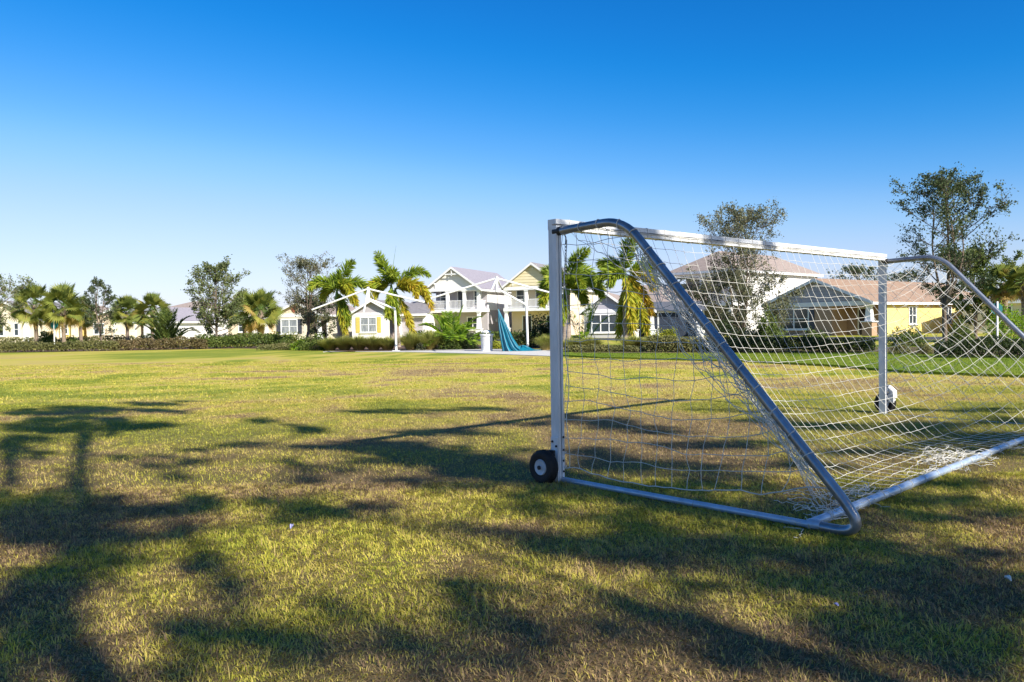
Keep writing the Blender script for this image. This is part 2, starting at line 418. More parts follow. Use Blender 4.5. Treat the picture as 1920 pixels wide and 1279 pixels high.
blades('grass', 570000, 1.8, 7.5, 1.05, .038, .0048, 1, True, M['blade'], label='short dry grass blades in the shaded foreground')
blades('grass', 12000, 2.2, 9, 1.15, .075, .0045, 8, True, M['blade'], label='loose dry straw lying in the foreground grass', straw=.6)
blades('grass', 520000, 7.0, 16, 1.1, .040, .0080, 2, False, M['blade'], label='short yellow green grass around the goal')
blades('grass', 300000, 15.5, 34, 1.1, .050, .020, 3, False, M['blade'], label='sunlit yellow grass in the middle of the field')
blades('grass', 260000, 15, 40, 1, .055, .020, 4, False, M['lawn_blade'], lawn=True, z0=LZ, xlim=(1.5, 27), label='bright green grass of the lawn strip before the right hedge')

# concrete pad under the shade frames
pad = [gnd(612, 659.5), gnd(760, 660.5), gnd(905, 664), gnd(1046, 669)]
mb = MB(); top = [p + [0, 0, .03] for p in pad]
bk = [np.array([p[0], 44.5, .03]) for p in pad[::-1]]
bk[0] = np.array([pad[-1][0] + .1, 42.5, .03])
q = top + bk; k = len(q)
mb.add(q + [p - np.array([0, 0, .06]) for p in q], [tuple(range(k))] + [(i, k + i, k + (i + 1) % k, (i + 1) % k) for i in range(k)])
o = mb.build('concrete_pad', M['concrete']); tag(o, 'pale concrete pad at the far edge of the field', kind='structure')
# mulch bed under the planting
M['mulch'] = mat('mulch', (.17, .10, .065), .95, c2=(.08, .05, .035), scale=12, bump=.5, bscale=30)
M['asphalt'] = mat('asphalt', (.075, .075, .08), .9, scale=30, var=.15)
# the bed is laid as two sheets so that none cuts through the raised lawn
mb = MB(); mb.add([(x, y, .012) for x, y in [(-60, 54.2), (-30, 53.6), (-19, 55.0), (-12.6, 50.3), (-9.5, 45.0), (-2, 44.6), (1.9, 44.6), (6, 47), (4, 52), (-20, 60), (-60, 60)]], [tuple(range(11))])
tag(mb.build('planting_bed', M['mulch']), 'brown mulch bed behind the field', kind='structure')
mb = MB(); mb.add([(x, y, LZ + .008) for x, y in [(2.8, 36.4), (6, 34.6), (10.8, 33.2), (14.5, 32.4), (16.2, 28.3), (20, 26.3), (28, 24), (28, 30), (18, 37), (6, 40), (3, 40)]], [tuple(range(11))])
tag(mb.build('planting_bed', M['mulch']), 'brown mulch bed on the raised lawn', kind='structure')
mb = MB(); mb.add([(x, y, .012) for x, y in [(-140, 68), (-20, 70), (8, 62), (34, 44), (60, 22), (66, 28), (38, 51), (11, 68), (-20, 76), (-140, 74)]], [tuple(range(10))])
tag(mb.build('road', M['asphalt']), 'asphalt street between the hedges and the houses', kind='structure')
# ------------------------------------------------------------------ soccer goal
GN = gnd(1047, 903); GF = gnd(1656, 776)
GW = float(np.linalg.norm(GF - GN)); E1 = (GF - GN) / GW
goal = thing('soccer_goal', 'white wheeled soccer goal with torn net standing on the field', 'goal', GN, math.atan2(E1[1], E1[0]))
# local frame: x along the mouth (near post 0, far post GW), -y to the rear, z up
GH = 2.44
for x0, sgn in ((0, -1), (GW, 1)):
    mb = MB(); mb.box(x0 - .034, x0 + .034, .005, .05, 0, GH - .095)
    mb.box(x0 - .034, x0 - .008, -.05, .005, 0, GH - .095); mb.box(x0 + .008, x0 + .034, -.05, .005, 0, GH - .095)
    po = mb.build('post', M['goal_paint'], goal)
    b = MB(); b.box(x0 + sgn * .036 - (.012 if sgn < 0 else -.0), x0 + sgn * .036 + (.012 if sgn > 0 else 0), -.046, .044, .02, .42); b.build('bracket', M['goal_paint'], po)
    for zz, yy in ((.08, -.02), (.17, -.02), (.34, -.03), (.38, .02)):
        bo = MB().lathe([(0, .011), (.012, .011), (.016, .005)], (x0 + sgn * .048, yy, zz), (sgn, 0, 0), 8); bo.build('bolt', M['dark_steel'], po)
    for zz in (.10, .2, .3, .42):
        bo = MB().lathe([(0, .010), (.010, .010), (.014, .005)], (x0 + .021, -.05, zz), (0, -1, 0), 8); bo.build('bolt', M['dark_steel'], po)
    # wheel outside the post
    wx = x0 + sgn * .155; wy = .035; wz = .155
    prof = []
    R, rw = .155, .052
    for a in np.linspace(-.95, .95, 15):
        an = a * PI * .5
        prof.append((rw * math.sin(an) * 1.05, .118 + .037 * max(0, math.cos(an)) ** .55))
    prof = [(-.040, .074), (-.052, .094)] + prof + [(.052, .094), (.040, .074)]
    wheel = MB().lathe(prof, (wx, wy, wz), (1, 0, 0), 36).build('tyre', M['rubber'], None, True)
    wheel.name = 'wheel'; wheel.parent = goal
    rp = [(-.030, .075), (-.046, .0735), (-.052, .068), (-.047, .060), (-.0455, .020), (-.056, .016), (-.056, .006), (.050, .006), (.050, .016), (.038, .020), (.041, .060), (.047, .068), (.046, .0735), (.030, .075)]
    MB().lathe(rp, (wx, wy, wz), (1, 0, 0), 28).build('rim', M['rim'], wheel, True)
    MB().lathe([(.0, .020), (.012, .020), (.016, .012)], (wx - .055, wy, wz), (-1, 0, 0), 8).build('hub_nut', M['dark_steel'], wheel)
    tr = MB()
    for yy in (-.028, -.010, .010, .028):
        pts = [(wx + yy, wy + (R + .0012) * math.cos(a), wz + (R + .0012) * math.sin(a)) for a in np.linspace(0, 2 * PI, 37)]
        tr.tube(pts, .0025, 4, False)
    tr.build('tread', M['rubber'], wheel)
    ax = MB().tube([(x0 + sgn * .04, .02, .27), (wx, wy, .27)], .016, 10).tube([(wx - sgn * .07, wy, .27), (wx - sgn * .07, wy, wz), (wx, wy, wz)], .014, 8)
    ax.build('axle', M['dark_steel'], wheel)
    lk = MB().box(x0 + sgn * .055 - .02, x0 + sgn * .055 + .02, -.01, .055, .245, .30); lk.build('hinge', M['goal_paint'] if sgn > 0 else M['dark_steel'], po)
    if sgn > 0:
        gd = MB().tube([(wx, wy - .13, .24), (wx, wy - .12, .33), (wx, wy - .06, .385), (wx, wy + .0, .39)], [.05, .06, .055, .035], 10).box(wx - .06, wx + .02, wy - .15, wy - .03, .17, .30)
        gd.build('wheel_guard', M['goal_paint'], goal)
mb = MB(); mb.box(-.037, GW + .037, .003, .053, GH - .095, GH)
mb.box(-.037, GW + .037, -.053, .003, GH - .095, GH - .060); mb.box(-.037, GW + .037, -.053, .003, GH - .044, GH)
cb = mb.build('crossbar', M['goal_paint'], goal)


def bez(a, b, c, n=8):
    a, b, c = map(np.array, (a, b, c)); return [tuple((1 - t) ** 2 * a + 2 * t * (1 - t) * b + t * t * c) for t in np.linspace(0, 1, n)]


prof = [(0.03, 2.325), (.3, 2.338)] + bez((.60, 2.348), (.83, 2.352), (.985, 2.175), 9) + [(1.8, 1.27)] + bez((2.60, .378), (2.765, .200), (2.800, .130), 6) + bez((2.804, .118), (2.815, .032), (2.66, .032), 8)[1:] + [(2.50, .034)]
for x0 in (0, GW):
    xx = x0 + (.0 if x0 == 0 else 0)
    fr = MB().tube([(xx, -t, z) for t, z in prof], .037, 16).build('side_frame', M['goal_tube'], goal, True)
    MB().tube([(xx, -2.52, .034), (xx, -2.3, .034 if x0 == 0 else -.02), (xx, -1.6, .030 if x0 == 0 else -.022), (xx, -.06, .026 if x0 == 0 else -.022)], .027, 12).build('ground_bar', M['ground_tube'], fr, True)
    MB().tube([(xx, -2.56, .041), (xx, -2.47, .038)], .0395, 14).build('sleeve', M['ground_tube'], fr, True)
    MB().tube([(xx, .0, 2.325), (xx, -.09, 2.33)], .041, 12).build('socket', M['dark_steel'], fr, True)
rear = [(0.0, -2.47, .036), (1.2, -2.45, .036), (3.0, -2.41, .036), (5.0, -2.36, .036), (GW, -2.42, .036)]
rb = MB().tube(rear, .035, 14).build('rear_bar', M['ground_tube'], goal, True)

# ---- net: back panel by a small cord simulation
plen = np.cumsum([0] + [math.dist(prof[i], prof[i + 1]) for i in range(len(prof) - 1)])


def tube_at(s):
    return np.interp(s, plen, [p[0] for p in prof]), np.interp(s, plen, [p[1] for p in prof])


S_END = 3.62
nu, nv = 43, 23
S = np.linspace(0, S_END, nv)
tt, zz = tube_at(S)
rng = np.random.default_rng(5)
Xn = np.zeros((nv, nu, 3)); U = np.linspace(0, 1, nu)
rt = np.interp(U * GW, [p[0] for p in rear], [-p[1] for p in rear])
for j in range(nv):
    f = j / (nv - 1)
    chord = np.stack([U * GW, -(.06 + f * (rt - .06)), np.full(nu, 2.36 + f * (.07 - 2.36))], -1)
    e = np.stack([U * GW, np.full(nu, -tt[j]), np.full(nu, zz[j])], -1)
    wgt = np.exp(-np.minimum(U, 1 - U) * 14)[:, None]
    Xn[j] = chord * (1 - wgt) + e * wgt
pin = np.zeros((nv, nu), bool); pin[0] = True; pin[-1, ::2] = True; pin[:, 0] = True; pin[:, -1] = True
Xn[0, :, 1] = -.063; Xn[0, :, 2] = 2.375 + .004 * rng.normal(size=nu)
Xn[-1, :, 2] = .05
Xn[:, 0, 1] = -tt; Xn[:, 0, 2] = zz - .02; Xn[:, -1, 1] = -tt; Xn[:, -1, 2] = zz - .02
# a few torn ties so that the edges hang in scallops
for j in range(nv):
    if j % 3 == 1 and j > 3: pin[j, 0] = False; pin[j, -1] = False
lh = GW / (nu - 1) * (1.022 + .06 * rng.random((nv, nu - 1))); lv = S_END / (nv - 1) * (.985 + .035 * rng.random((nv - 1, nu)))
Xp = Xn.copy(); g_ = np.array([0, 0, -9.8]) * (1 / 60) ** 2
wt = (~pin).astype(float)[..., None]
for it in range(170):
    vel = (Xn - Xp) * .94; Xp = Xn.copy(); Xn = Xn + (vel + g_) * wt
    for _ in range(14):
        for par in (0, 1):
            for axis in (0, 1):
                if axis == 1:
                    a, b, wa, wb, L = Xn[:, par:-1:2], Xn[:, par + 1::2], wt[:, par:-1:2], wt[:, par + 1::2], lh[:, par::2]
                else:
                    a, b, wa, wb, L = Xn[par:-1:2], Xn[par + 1::2], wt[par:-1:2], wt[par + 1::2], lv[par::2]
                d = b - a; ln = np.linalg.norm(d, axis=-1); ex = np.maximum(ln - L, 0) / (ln + 1e-9)
                ws = wa + wb; ws[ws == 0] = 1
                c = d * ex[..., None] / ws
                if axis == 1:
                    Xn[:, par:-1:2] += c * wa; Xn[:, par + 1::2] -= c * wb
                else:
                    Xn[par:-1:2] += c * wa; Xn[par + 1::2] -= c * wb
    Xn[..., 2] = np.maximum(Xn[..., 2], .02)
CR = .0023


def cord_edges(mb, pairs, r=None, n=4):
    """cords between node pairs, each with a slight sag"""
    r = r or CR
    for a, b in pairs:
        a = np.asarray(a); b = np.asarray(b)
        m = (a + b) / 2 + rng.normal(0, .004, 3)
        mb.tube([a, m, b], r, n, False)


def knot(mb, p, r=.0068):
    p = np.asarray(p); o = [p + np.array(q) * r for q in ((1, 0, 0), (-1, 0, 0), (0, 1, 0), (0, -1, 0), (0, 0, 1), (0, 0, -1))]
    mb.add(o, [(0, 2, 4), (2, 1, 4), (1, 3, 4), (3, 0, 4), (2, 0, 5), (1, 2, 5), (3, 1, 5), (0, 3, 5)])


bn = MB()
torn = lambda j, i: (j > 18 and 16 < i < 27 and rng.random() < .45) or rng.random() < .012
for j in range(nv):
    for i in range(nu):
        if i < nu - 1 and not torn(j, i): cord_edges(bn, [(Xn[j, i], Xn[j, i + 1])])
        if j < nv - 1 and not torn(j, i): cord_edges(bn, [(Xn[j, i], Xn[j + 1, i])])
        knot(bn, Xn[j, i])
net = bn.build('net', M['net'], goal); net['label'] = 'white cord back net sloping from crossbar to rear bar'

# ---- near side panel: strings hang from the frame, hem rope above the ground
hemt = [0.06, .42, .79, 1.40, 2.07, 2.64, 2.75]; hemz = [.135, .145, .120, .105, .20, .345, .40]
CR = .0030; NT = 16; TS = np.linspace(.10, 2.58, NT)
sn = MB()
zt = lambda t: np.interp(t, [p[0] for p in prof[:14]], [p[1] for p in prof[:14]])
cols = []
for i, t in enumerate(TS):
    hz = float(np.interp(t, hemt, hemz)); ztop = float(zt(t)) - .02
    n = max(1, int(round((ztop - hz) / .148)))
    c = []
    for j in range(n + 1):
        z = hz + j * .148 if j < n else ztop
        fz = (z - hz) / max(.05, ztop - hz)
        bulge = .10 * math.sin(PI * min(1, fz)) * math.sin(PI * i / (NT - 1)) + .02
        c.append(np.array([bulge + rng.normal(0, .012), -t + .030 * math.sin(z * 4 + i * .7) + rng.normal(0, .010), z + rng.normal(0, .009) - .026 * math.sin(i * .5 + j)]))
    c[-1][0] = 0.0; c[-1][1] = -t
    cols.append(c)
gap = lambda i, j: (i > 12 and 4 < j < 9 and rng.random() < .35)
for i, c in enumerate(cols):
    for j in range(len(c) - 1): cord_edges(sn, [(c[j], c[j + 1])])
    for p in c: knot(sn, p)
    if i < NT - 1:
        d = cols[i + 1]
        for j in range(min(len(c), len(d))):
            if not gap(i, j): cord_edges(sn, [(c[j], d[j])], CR if j else .0046)
        if len(c) > len(d): cord_edges(sn, [(c[len(d)], d[-1])])
for j in range(0, len(cols[0]) - 1):
    cord_edges(sn, [(np.array([.055, -.06, cols[0][j][2] + .01]), cols[0][j])], CR if j else .0046)
cord_edges(sn, [(cols[-1][0], np.array([0.02, -2.66, .345]))], .0046)
wl = [(.05 + .012 * math.sin(z * 9), -.075 - .02 * abs(math.sin(z * 5)), z) for z in np.linspace(.13, 2.25, 40)]
sn.tube(wl, .0042, 5)
side = sn.build('net', M['net'], goal); side['label'] = 'near side panel of square cord mesh'

CR = .0024
# ---- far side panel: slack mesh pulled into diamonds
fn = MB(); nodes = {}
for a in range(-2, 40):
    for b in range(-22, 26):
        t = (a - b * 0 + (b % 2) * .5) * .225 + .03; z = 2.28 - (b + 22) * .118
        if t < .06 or z < .30 + .25 * (t > 1.2) * rng.random(): continue
        if z > zt(min(t, 2.7)) - .015: continue
        nodes[(a, b)] = np.array([GW - .02 - .16 * math.sin(PI * min(1, t / 2.2)) * math.sin(PI * min(1, z / 2.3)), -t + rng.normal(0, .014), z + rng.normal(0, .014)])
for (a, b), p in nodes.items():
    for q in (((a, b + 1), (a + 1, b + 1)) if b % 2 else ((a, b + 1), (a - 1, b + 1))):
        if q in nodes: cord_edges(fn, [(p, nodes[q])])
    knot(fn, p)
    t = -p[1]
    if zt(min(t, 2.7)) - p[2] < .14: cord_edges(fn, [(p, np.array([GW, -t, zt(min(t, 2.7))]))])
side2 = fn.build('net', M['net'], goal); side2['label'] = 'far side panel hanging as slack diamonds'

# ---- slack net gathered along the near slanting tube
bu = MB(); strands = []
sl0, sl1 = 1.05, 3.45
for k in range(17):
    s0 = sl0 + rng.uniform(-.2, .5) * (k % 3 == 0); s1 = sl1 - rng.uniform(0, .3); npt = 34
    off = rng.uniform(.02, .17); xo = rng.uniform(-.06, .09); pts = []
    for f in np.linspace(0, 1, npt):
        s = s0 + f * (s1 - s0); t, z = tube_at(s)
        swell = .55 + .75 * math.sin(PI * (f * .95 + .03)) ** 1.2
        off += rng.normal(0, .020); off = min(max(off, .01), .21); xo += rng.normal(0, .017); xo = min(max(xo, -.09), .11)
        o = off * swell
        pts.append(np.array([xo, -t + o * .62 + rng.normal(0, .006), z - o * .80 - .02 + rng.normal(0, .006)]))
    strands.append(pts); bu.tube(pts, .0031, 4, False)
for k in range(230):
    a = strands[rng.integers(len(strands))]; b = strands[rng.integers(len(strands))]; i = rng.integers(1, 33)
    j = min(33, max(0, i + rng.integers(-2, 3)))
    if np.linalg.norm(a[i] - b[j]) < .17: cord_edges(bu, [(a[i], b[j])])
for s in np.arange(.30, 3.4, .21):            # ties wound round the tube
    t, z = tube_at(s); t2, z2 = tube_at(s + .06); d = np.array([0, -(t2 - t), z2 - z]); d /= np.linalg.norm(d)
    u = np.array([1.0, 0, 0]); v = np.cross(d, u); sl_ = rng.uniform(-.05, .07)
    bu.tube([np.array([0, -t, z]) + .0405 * (math.cos(a) * u + math.sin(a) * v) + d * sl_ * (a / 6.3) for a in np.linspace(0, 2 * PI, 14)], .0042, 5, False)
for s in np.arange(1.2, 3.2, .33):
    t, z = tube_at(s)
    bu.tube([np.array([-.043, -t, z + .01]), np.array([-.05, -t + .05, z - .07]), np.array([-.03, -t + .11, z - .16])], CR, 4, False)
bunch = bu.build('net_gather', M['net'], goal); bunch['label'] = 'slack net bunched along the near slanting tube'

# ---- loose torn cord lying along the rear bar
lo = MB()


def curl(x, y, n, spread, step, r=CR, zmax=.07):
    p = np.array([x + rng.normal(0, spread), y + rng.normal(0, spread * .45), rng.uniform(.012, zmax)]); a = rng.uniform(0, 6.3); pts = [p]
    for _ in range(n):
        a += rng.normal(0, .75); p = p + np.array([math.cos(a) * step, math.sin(a) * step * .8, rng.normal(0, .012)])
        p[2] = min(max(p[2], .010), zmax); pts.append(p)
    lo.tube(pts, r, 4, False)


for k in range(34): curl(3.30, -2.26, 15, .10, .04, zmax=.15)
for k in range(34):
    x = rng.uniform(.25, 5.2) if k % 2 else rng.uniform(3.3, 5.6); curl(x, -2.40, 9, .10, .045, zmax=.09)
for k in range(36): curl(rng.uniform(.0, 1.3), -2.35, 10, .08, .045, zmax=.16)
for x in np.arange(.3, GW - .2, .31):
    yy = float(np.interp(x, [p[0] for p in rear], [p[1] for p in rear])); sk = rng.uniform(-.05, .05)
    lo.tube([(x + sk * a / 6, yy + .038 * math.cos(a), .036 + .038 * math.sin(a)) for a in np.linspace(0, 2 * PI, 12)], .004, 5, False)
lo.build('loose_cord', M['net'], goal, kind='stuff')['label'] = 'torn white cord heaped along the rear bar'
tb = MB()
for x in np.arange(.12, GW - .1, .29):          # cord ties wound round the crossbar
    x1 = x + rng.uniform(.01, .05); q = [(-.056, GH - .098), (.056, GH - .098), (.056, GH + .003), (-.056, GH + .003), (-.056, GH - .098)]
    tb.tube([(x + (x1 - x) * i / 4, y_, z_) for i, (y_, z_) in enumerate(q)], .0036, 5, False)
tb.tube([(x, -.058, GH - .052 - .008 * abs(math.sin(x * 5.4))) for x in np.linspace(.05, GW - .05, 90)], .0045, 5)
tb.build('net_tie', M['net'], goal, kind='stuff')['label'] = 'white cord lashing the net to the crossbar'
ch = MB()
for i in range(9):
    z = 2.20 - i * .032; s = (1, 0) if i % 2 else (0, 1)
    ch.tube([(.062 + .010 * math.cos(a) * s[0], -.078 + .010 * math.cos(a) * s[1], z + .020 * math.sin(a)) for a in np.linspace(0, 2 * PI, 9)], .0035, 4, False)
ch.tube([(.05, -.06, 2.33), (.065, -.08, 2.27), (.062, -.078, 2.21)], .006, 6)
ch.build('chain', M['dark_steel'], goal)
# ------------------------------------------------------------------ houses
AX = np.array([1.0, 0, 0]); AY = np.array([0, 1.0, 0])


class House:
    """local origin: front right corner on the ground; x to -w, y to +L, front faces -y"""

    def __init__(s, label, px, Y, turn, w, L, cat='house', name='house', z=0.0):
        p = gx(px, Y); s.o = thing(name, label, cat, (p[0], p[1], z), -math.radians(turn)); s.w = w; s.L = L

    def part(s, name, m, mb, parent=None, label=None):
        o = mb.build(name, m, parent or s.o)
        if label: o['label'] = label
        return o

    def box(s, name, m, *a):
        return s.part(name, m, MB().box(*a))

    def frame(s, face):
        if face == 'front': return np.array([-s.w, 0, 0.]), AX, -AY
        if face == 'right': return np.array([0., 0, 0]), AY, AX
        if face == 'left': return np.array([-s.w, s.L, 0]), -AY, -AX

    def win(s, face, a, z, w, h, cols=2, rows=2, shut=None, n=0.0, pane='pane', trim=None):
        O, A, N = s.frame(face); O = O + N * n
        f = MB(); t = .10; T = trim or M['white_paint']
        f.obox(O, A, N, a - t, a, z - t, z + h + t, .002, .07); f.obox(O, A, N, a + w, a + w + t, z - t, z + h + t, .002, .07)
        f.obox(O, A, N, a, a + w, z + h, z + h + t, .002, .07); f.obox(O, A, N, a, a + w, z - t, z, .002, .09)
        for c in range(1, cols): f.obox(O, A, N, a + w * c / cols - .045, a + w * c / cols + .045, z, z + h, .002, .062)
        for r in range(1, rows):
            for c in range(cols):
                x0 = a + w * c / cols + (.045 if c else 0); x1 = a + w * (c + 1) / cols - (.045 if c < cols - 1 else 0)
                f.obox(O, A, N, x0, x1, z + h * r / rows - .03, z + h * r / rows + .03, .002, .056)
        fo = s.part('window', T, f)
        for c in range(cols):
            x0 = a + w * c / cols + (.045 if c else 0); x1 = a + w * (c + 1) / cols - (.045 if c < cols - 1 else 0)
            s.part('pane', M[pane], MB().obox(O, A, N, x0 + .002, x1 - .002, z + .002, z + h - .002, .003, .02), fo)
        s.part('sill', T, MB().obox(O, A, N, a - t - .05, a + w + t + .05, z - t - .07, z - t, .002, .13), fo)
        if shut:
            for x0 in (a - t - .47, a + w + t + .03):
                sh = MB().obox(O, A, N, x0, x0 + .44, z - t, z + h + t, .002, .05)
                for k in range(9): sh.obox(O, A, N, x0 + .05, x0 + .39, z + .02 + k * h / 9, z + .02 + k * h / 9 + h / 13, .05, .065)
                s.part('shutter', shut, sh)

    def door(s, face, a, z, w, h, m, n=0.0):
        O, A, N = s.frame(face); O = O + N * n
        f = MB(); f.obox(O, A, N, a - .1, a, z, z + h + .1, .002, .06).obox(O, A, N, a + w, a + w + .1, z, z + h + .1, .002, .06).obox(O, A, N, a, a + w, z + h, z + h + .1, .002, .06)
        d = MB().obox(O, A, N, a, a + w, z, z + h, .002, .03)
        for c in (0, 1):
            for r, (z0, z1) in enumerate(((.12, .42), (.48, .92))):
                d.obox(O, A, N, a + w * (.12 + .42 * c), a + w * (.46 + .42 * c), z + h * z0, z + h * z1, .03, .045)
        do = s.part('door', m, d); s.part('door_frame', M['white_paint'], f, do)
        s.part('handle', M['dark_steel'], MB().obox(O, A, N, a + w * .88, a + w * .95, z + 1.0, z + 1.1, .045, .09), do)

    def garage(s, face, a, z, w, h, m, n=0.0):
        O, A, N = s.frame(face); O = O + N * n; d = MB().obox(O, A, N, a, a + w, z, z + h, .002, .02)
        do = s.part('garage_door', m, d)
        for r in range(4):
            for c in range(4):
                s.part('panel', m, MB().obox(O, A, N, a + w * c / 4 + .06, a + w * (c + 1) / 4 - .06, z + h * r / 4 + .05, z + h * (r + 1) / 4 - .05, .02, .04), do)
        f = MB().obox(O, A, N, a - .14, a, z, z + h + .14, .002, .05).obox(O, A, N, a + w, a + w + .14, z, z + h + .14, .002, .05).obox(O, A, N, a, a + w, z + h, z + h + .14, .002, .05)
        s.part('door_frame', M['white_paint'], f, do)

    def gable_roof(s, x0, x1, y0, y1, ze, zr, m, ov=.4, ovf=.45, gable=None, gy=None, trim=True, brackets=False):
        """ridge along y"""
        xm = (x0 + x1) / 2; sl = (zr - ze) / ((x1 - x0) / 2); zo = ze - sl * ov
        for xe, sg in ((x0 - ov, -1), (x1 + ov, 1)):
            mb = MB().slab([(xm, y0 - ovf, zr + .10), (xm, y1 + ov, zr + .10), (xe, y1 + ov, zo + .10), (xe, y0 - ovf, zo + .10)], .10)
            ro = s.part('roof_slope', m, mb)
            if trim:
                s.part('rake_board', M['white_paint'], MB().prism([(xm, y0 - ovf - .03, zr + .08), (xe, y0 - ovf - .03, zo + .08), (xe, y0 - ovf - .03, zo - .16), (xm, y0 - ovf - .03, zr - .16)], (0, .05, 0)), ro)
                xa = xe - .02 if sg > 0 else xe - .03
                s.part('fascia', M['white_paint'], MB().box(xa, xa + .05, y0 - ovf + .03, y1 + ov, zo - .16, zo + .04), ro)
        if gable is not None:
            gy = y0 if gy is None else gy
            go = s.part('gable', gable, MB().prism([(x0, gy, ze), (x1, gy, ze), (xm, gy, zr)], (0, .15, 0)))
            if brackets:
                for f in (.16, .5, .84):
                    bx = x0 + (x1 - x0) * f; bz = ze + (zr - ze) * (1 - abs(f - .5) * 2) - .12
                    s.part('bracket', M['white_paint'], MB().box(bx - .05, bx + .05, gy - ovf + .05, gy - .002, bz - .16, bz - .06).box(bx - .05, bx + .05, gy - .08, gy - .002, bz - .55, bz - .16), go)
            return go

    def side_roof(s, x0, x1, y0, y1, ze, zr, m, ov=.4):
        ym = (y0 + y1) / 2; sl = (zr - ze) / ((y1 - y0) / 2); zo = ze - sl * ov
        for ye in (y0 - ov, y1 + ov):
            ro = s.part('roof_slope', m, MB().slab([(x0 - ov, ym, zr + .10), (x1 + ov, ym, zr + .10), (x1 + ov, ye, zo + .10), (x0 - ov, ye, zo + .10)], .10))
            ya = ye - .03
            s.part('fascia', M['white_paint'], MB().box(x0 - ov, x1 + ov, ya, ya + .05, zo - .16, zo + .04), ro)
        for xx in (x0, x1 - .12):
            s.part('gable', s.wm, MB().prism([(xx, y0, ze), (xx, y1, ze), (xx, ym, zr)], (.12, 0, 0)))

    def hip_roof(s, x0, x1, y0, y1, ze, zr, m, ov=.45):
        a = (x0 - ov, y0 - ov, ze); b = (x1 + ov, y0 - ov, ze); c = (x1 + ov, y1 + ov, ze); d = (x0 - ov, y1 + ov, ze)
        wd = x1 - x0 + 2 * ov; ln = y1 - y0 + 2 * ov
        if ln >= wd:
            p = ((x0 + x1) / 2, y0 - ov + wd / 2, zr); q = ((x0 + x1) / 2, y1 + ov - wd / 2, zr); fs = [(a, b, p), (b, c, q, p), (c, d, q), (d, a, p, q)]
        else:
            p = (x0 - ov + ln / 2, (y0 + y1) / 2, zr); q = (x1 + ov - ln / 2, (y0 + y1) / 2, zr); fs = [(a, b, q, p), (b, c, q), (c, d, p, q), (d, a, p)]
        for f in fs: ro = s.part('roof_slope', m, MB().slab(f, .08))
        fa = MB().box(x0 - ov, x1 + ov, y0 - ov - .03, y0 - ov + .02, ze - .24, ze - .02).box(x1 + ov - .02, x1 + ov + .03, y0 - ov + .02, y1 + ov, ze - .24, ze - .02).box(x0 - ov - .03, x0 - ov + .02, y0 - ov + .02, y1 + ov, ze - .24, ze - .02)
        s.part('fascia', M['white_paint'], fa)
        s.part('soffit', M['white_paint'], MB().box(x0 - ov + .03, x1 + ov - .03, y0 - ov + .03, y1 + ov - .03, ze - .20, ze - .15))

    def column(s, x, y, z0, z1, a0=.17, a1=.13, plinth=None, pm=None):
        q = lambda a, z: [(x - a, y - a, z), (x + a, y - a, z), (x + a, y + a, z), (x - a, y + a, z)]
        mb = MB(); mb.add(q(a0, z0) + q(a1, z1), [(3, 2, 1, 0), (4, 5, 6, 7), (0, 1, 5, 4), (1, 2, 6, 5), (2, 3, 7, 6), (3, 0, 4, 7)])
        mb.box(x - a1 - .06, x + a1 + .06, y - a1 - .06, y + a1 + .06, z1 - .002, z1 + .12)
        c = s.part('column', M['white_paint'], mb)
        if plinth: s.part('plinth', pm or M['white_paint'], MB().box(x - .30, x + .30, y - .30, y + .30, 0, plinth - .08).box(x - .36, x + .36, y - .36, y + .36, plinth - .08, plinth), c)

    def railing(s, x0, x1, y, z, h=.95, axis='x'):
        mb = MB(); n = max(2, int(abs(x1 - x0) / .14))
        if axis == 'x':
            mb.box(x0, x1, y - .03, y + .03, z + h - .06, z + h).box(x0, x1, y - .025, y + .025, z + .06, z + .12)
            for k in range(1, n): xx = x0 + (x1 - x0) * k / n; mb.box(xx - .02, xx + .02, y - .02, y + .02, z + .12, z + h - .06)
        else:
            mb.box(y - .03, y + .03, x0, x1, z + h - .06, z + h).box(y - .025, y + .025, x0, x1, z + .06, z + .12)
            for k in range(1, n): xx = x0 + (x1 - x0) * k / n; mb.box(y - .02, y + .02, xx - .02, xx + .02, z + .12, z + h - .06)
        s.part('railing', M['white_paint'], mb)


WP = M['white_paint']
# --- far left cream house
h = House('cream house with two dark windows at the far left end', 78, 96, 8, 9.5, 12); h.wm = W_['palecream']
h.box('wall', h.wm, -9.5, 0, 0, 12, 0, 2.75); h.gable_roof(-9.5, 0, 0, 12, 2.75, 5.0, R_['grey'], gable=h.wm)
h.win('front', 3.9, .9, .5, 1.4, 1, 2); h.win('front', 5.9, .9, .5, 1.4, 1, 2); h.box('pilaster', WP, -2.4, -1.6, -.06, -.003, 0, 2.6)
# --- yellow bungalow behind the left palms
h = House('yellow walled bungalow behind the pair of left fan palms', 152, 99, 6, 5.2, 11); h.wm = W_['yellow']
h.box('wall', h.wm, -5.2, 0, 0, 11, 0, 2.7); h.hip_roof(-5.2, 0, 0, 11, 2.85, 4.6, R_['taupe'])
h.box('porch_wall', W_['palecream'], -1.0, -.1, -.5, -.003, 0, 2.6); h.win('front', 1.2, 1.0, .9, 1.2, 2, 2); h.column(-2.0, -.6, 0, 2.6, .2, .2)
h.win('front', 2.8, 1.0, .6, 1.2, 1, 2)
# --- peach house further right
h = House('peach stucco house behind the slender left oak', 262, 98, 4, 6.8, 12); h.wm = W_['peach']
h.box('wall', h.wm, -6.8, 0, 0, 12, 0, 2.6); h.gable_roof(-6.8, 0, 0, 12, 2.6, 3.9, R_['grey'], gable=h.wm)
h.win('front', 1.0, .9, 1.2, 1.2, 2, 2); h.garage('front', 3.6, .02, 2.6, 2.1, W_['palecream'])
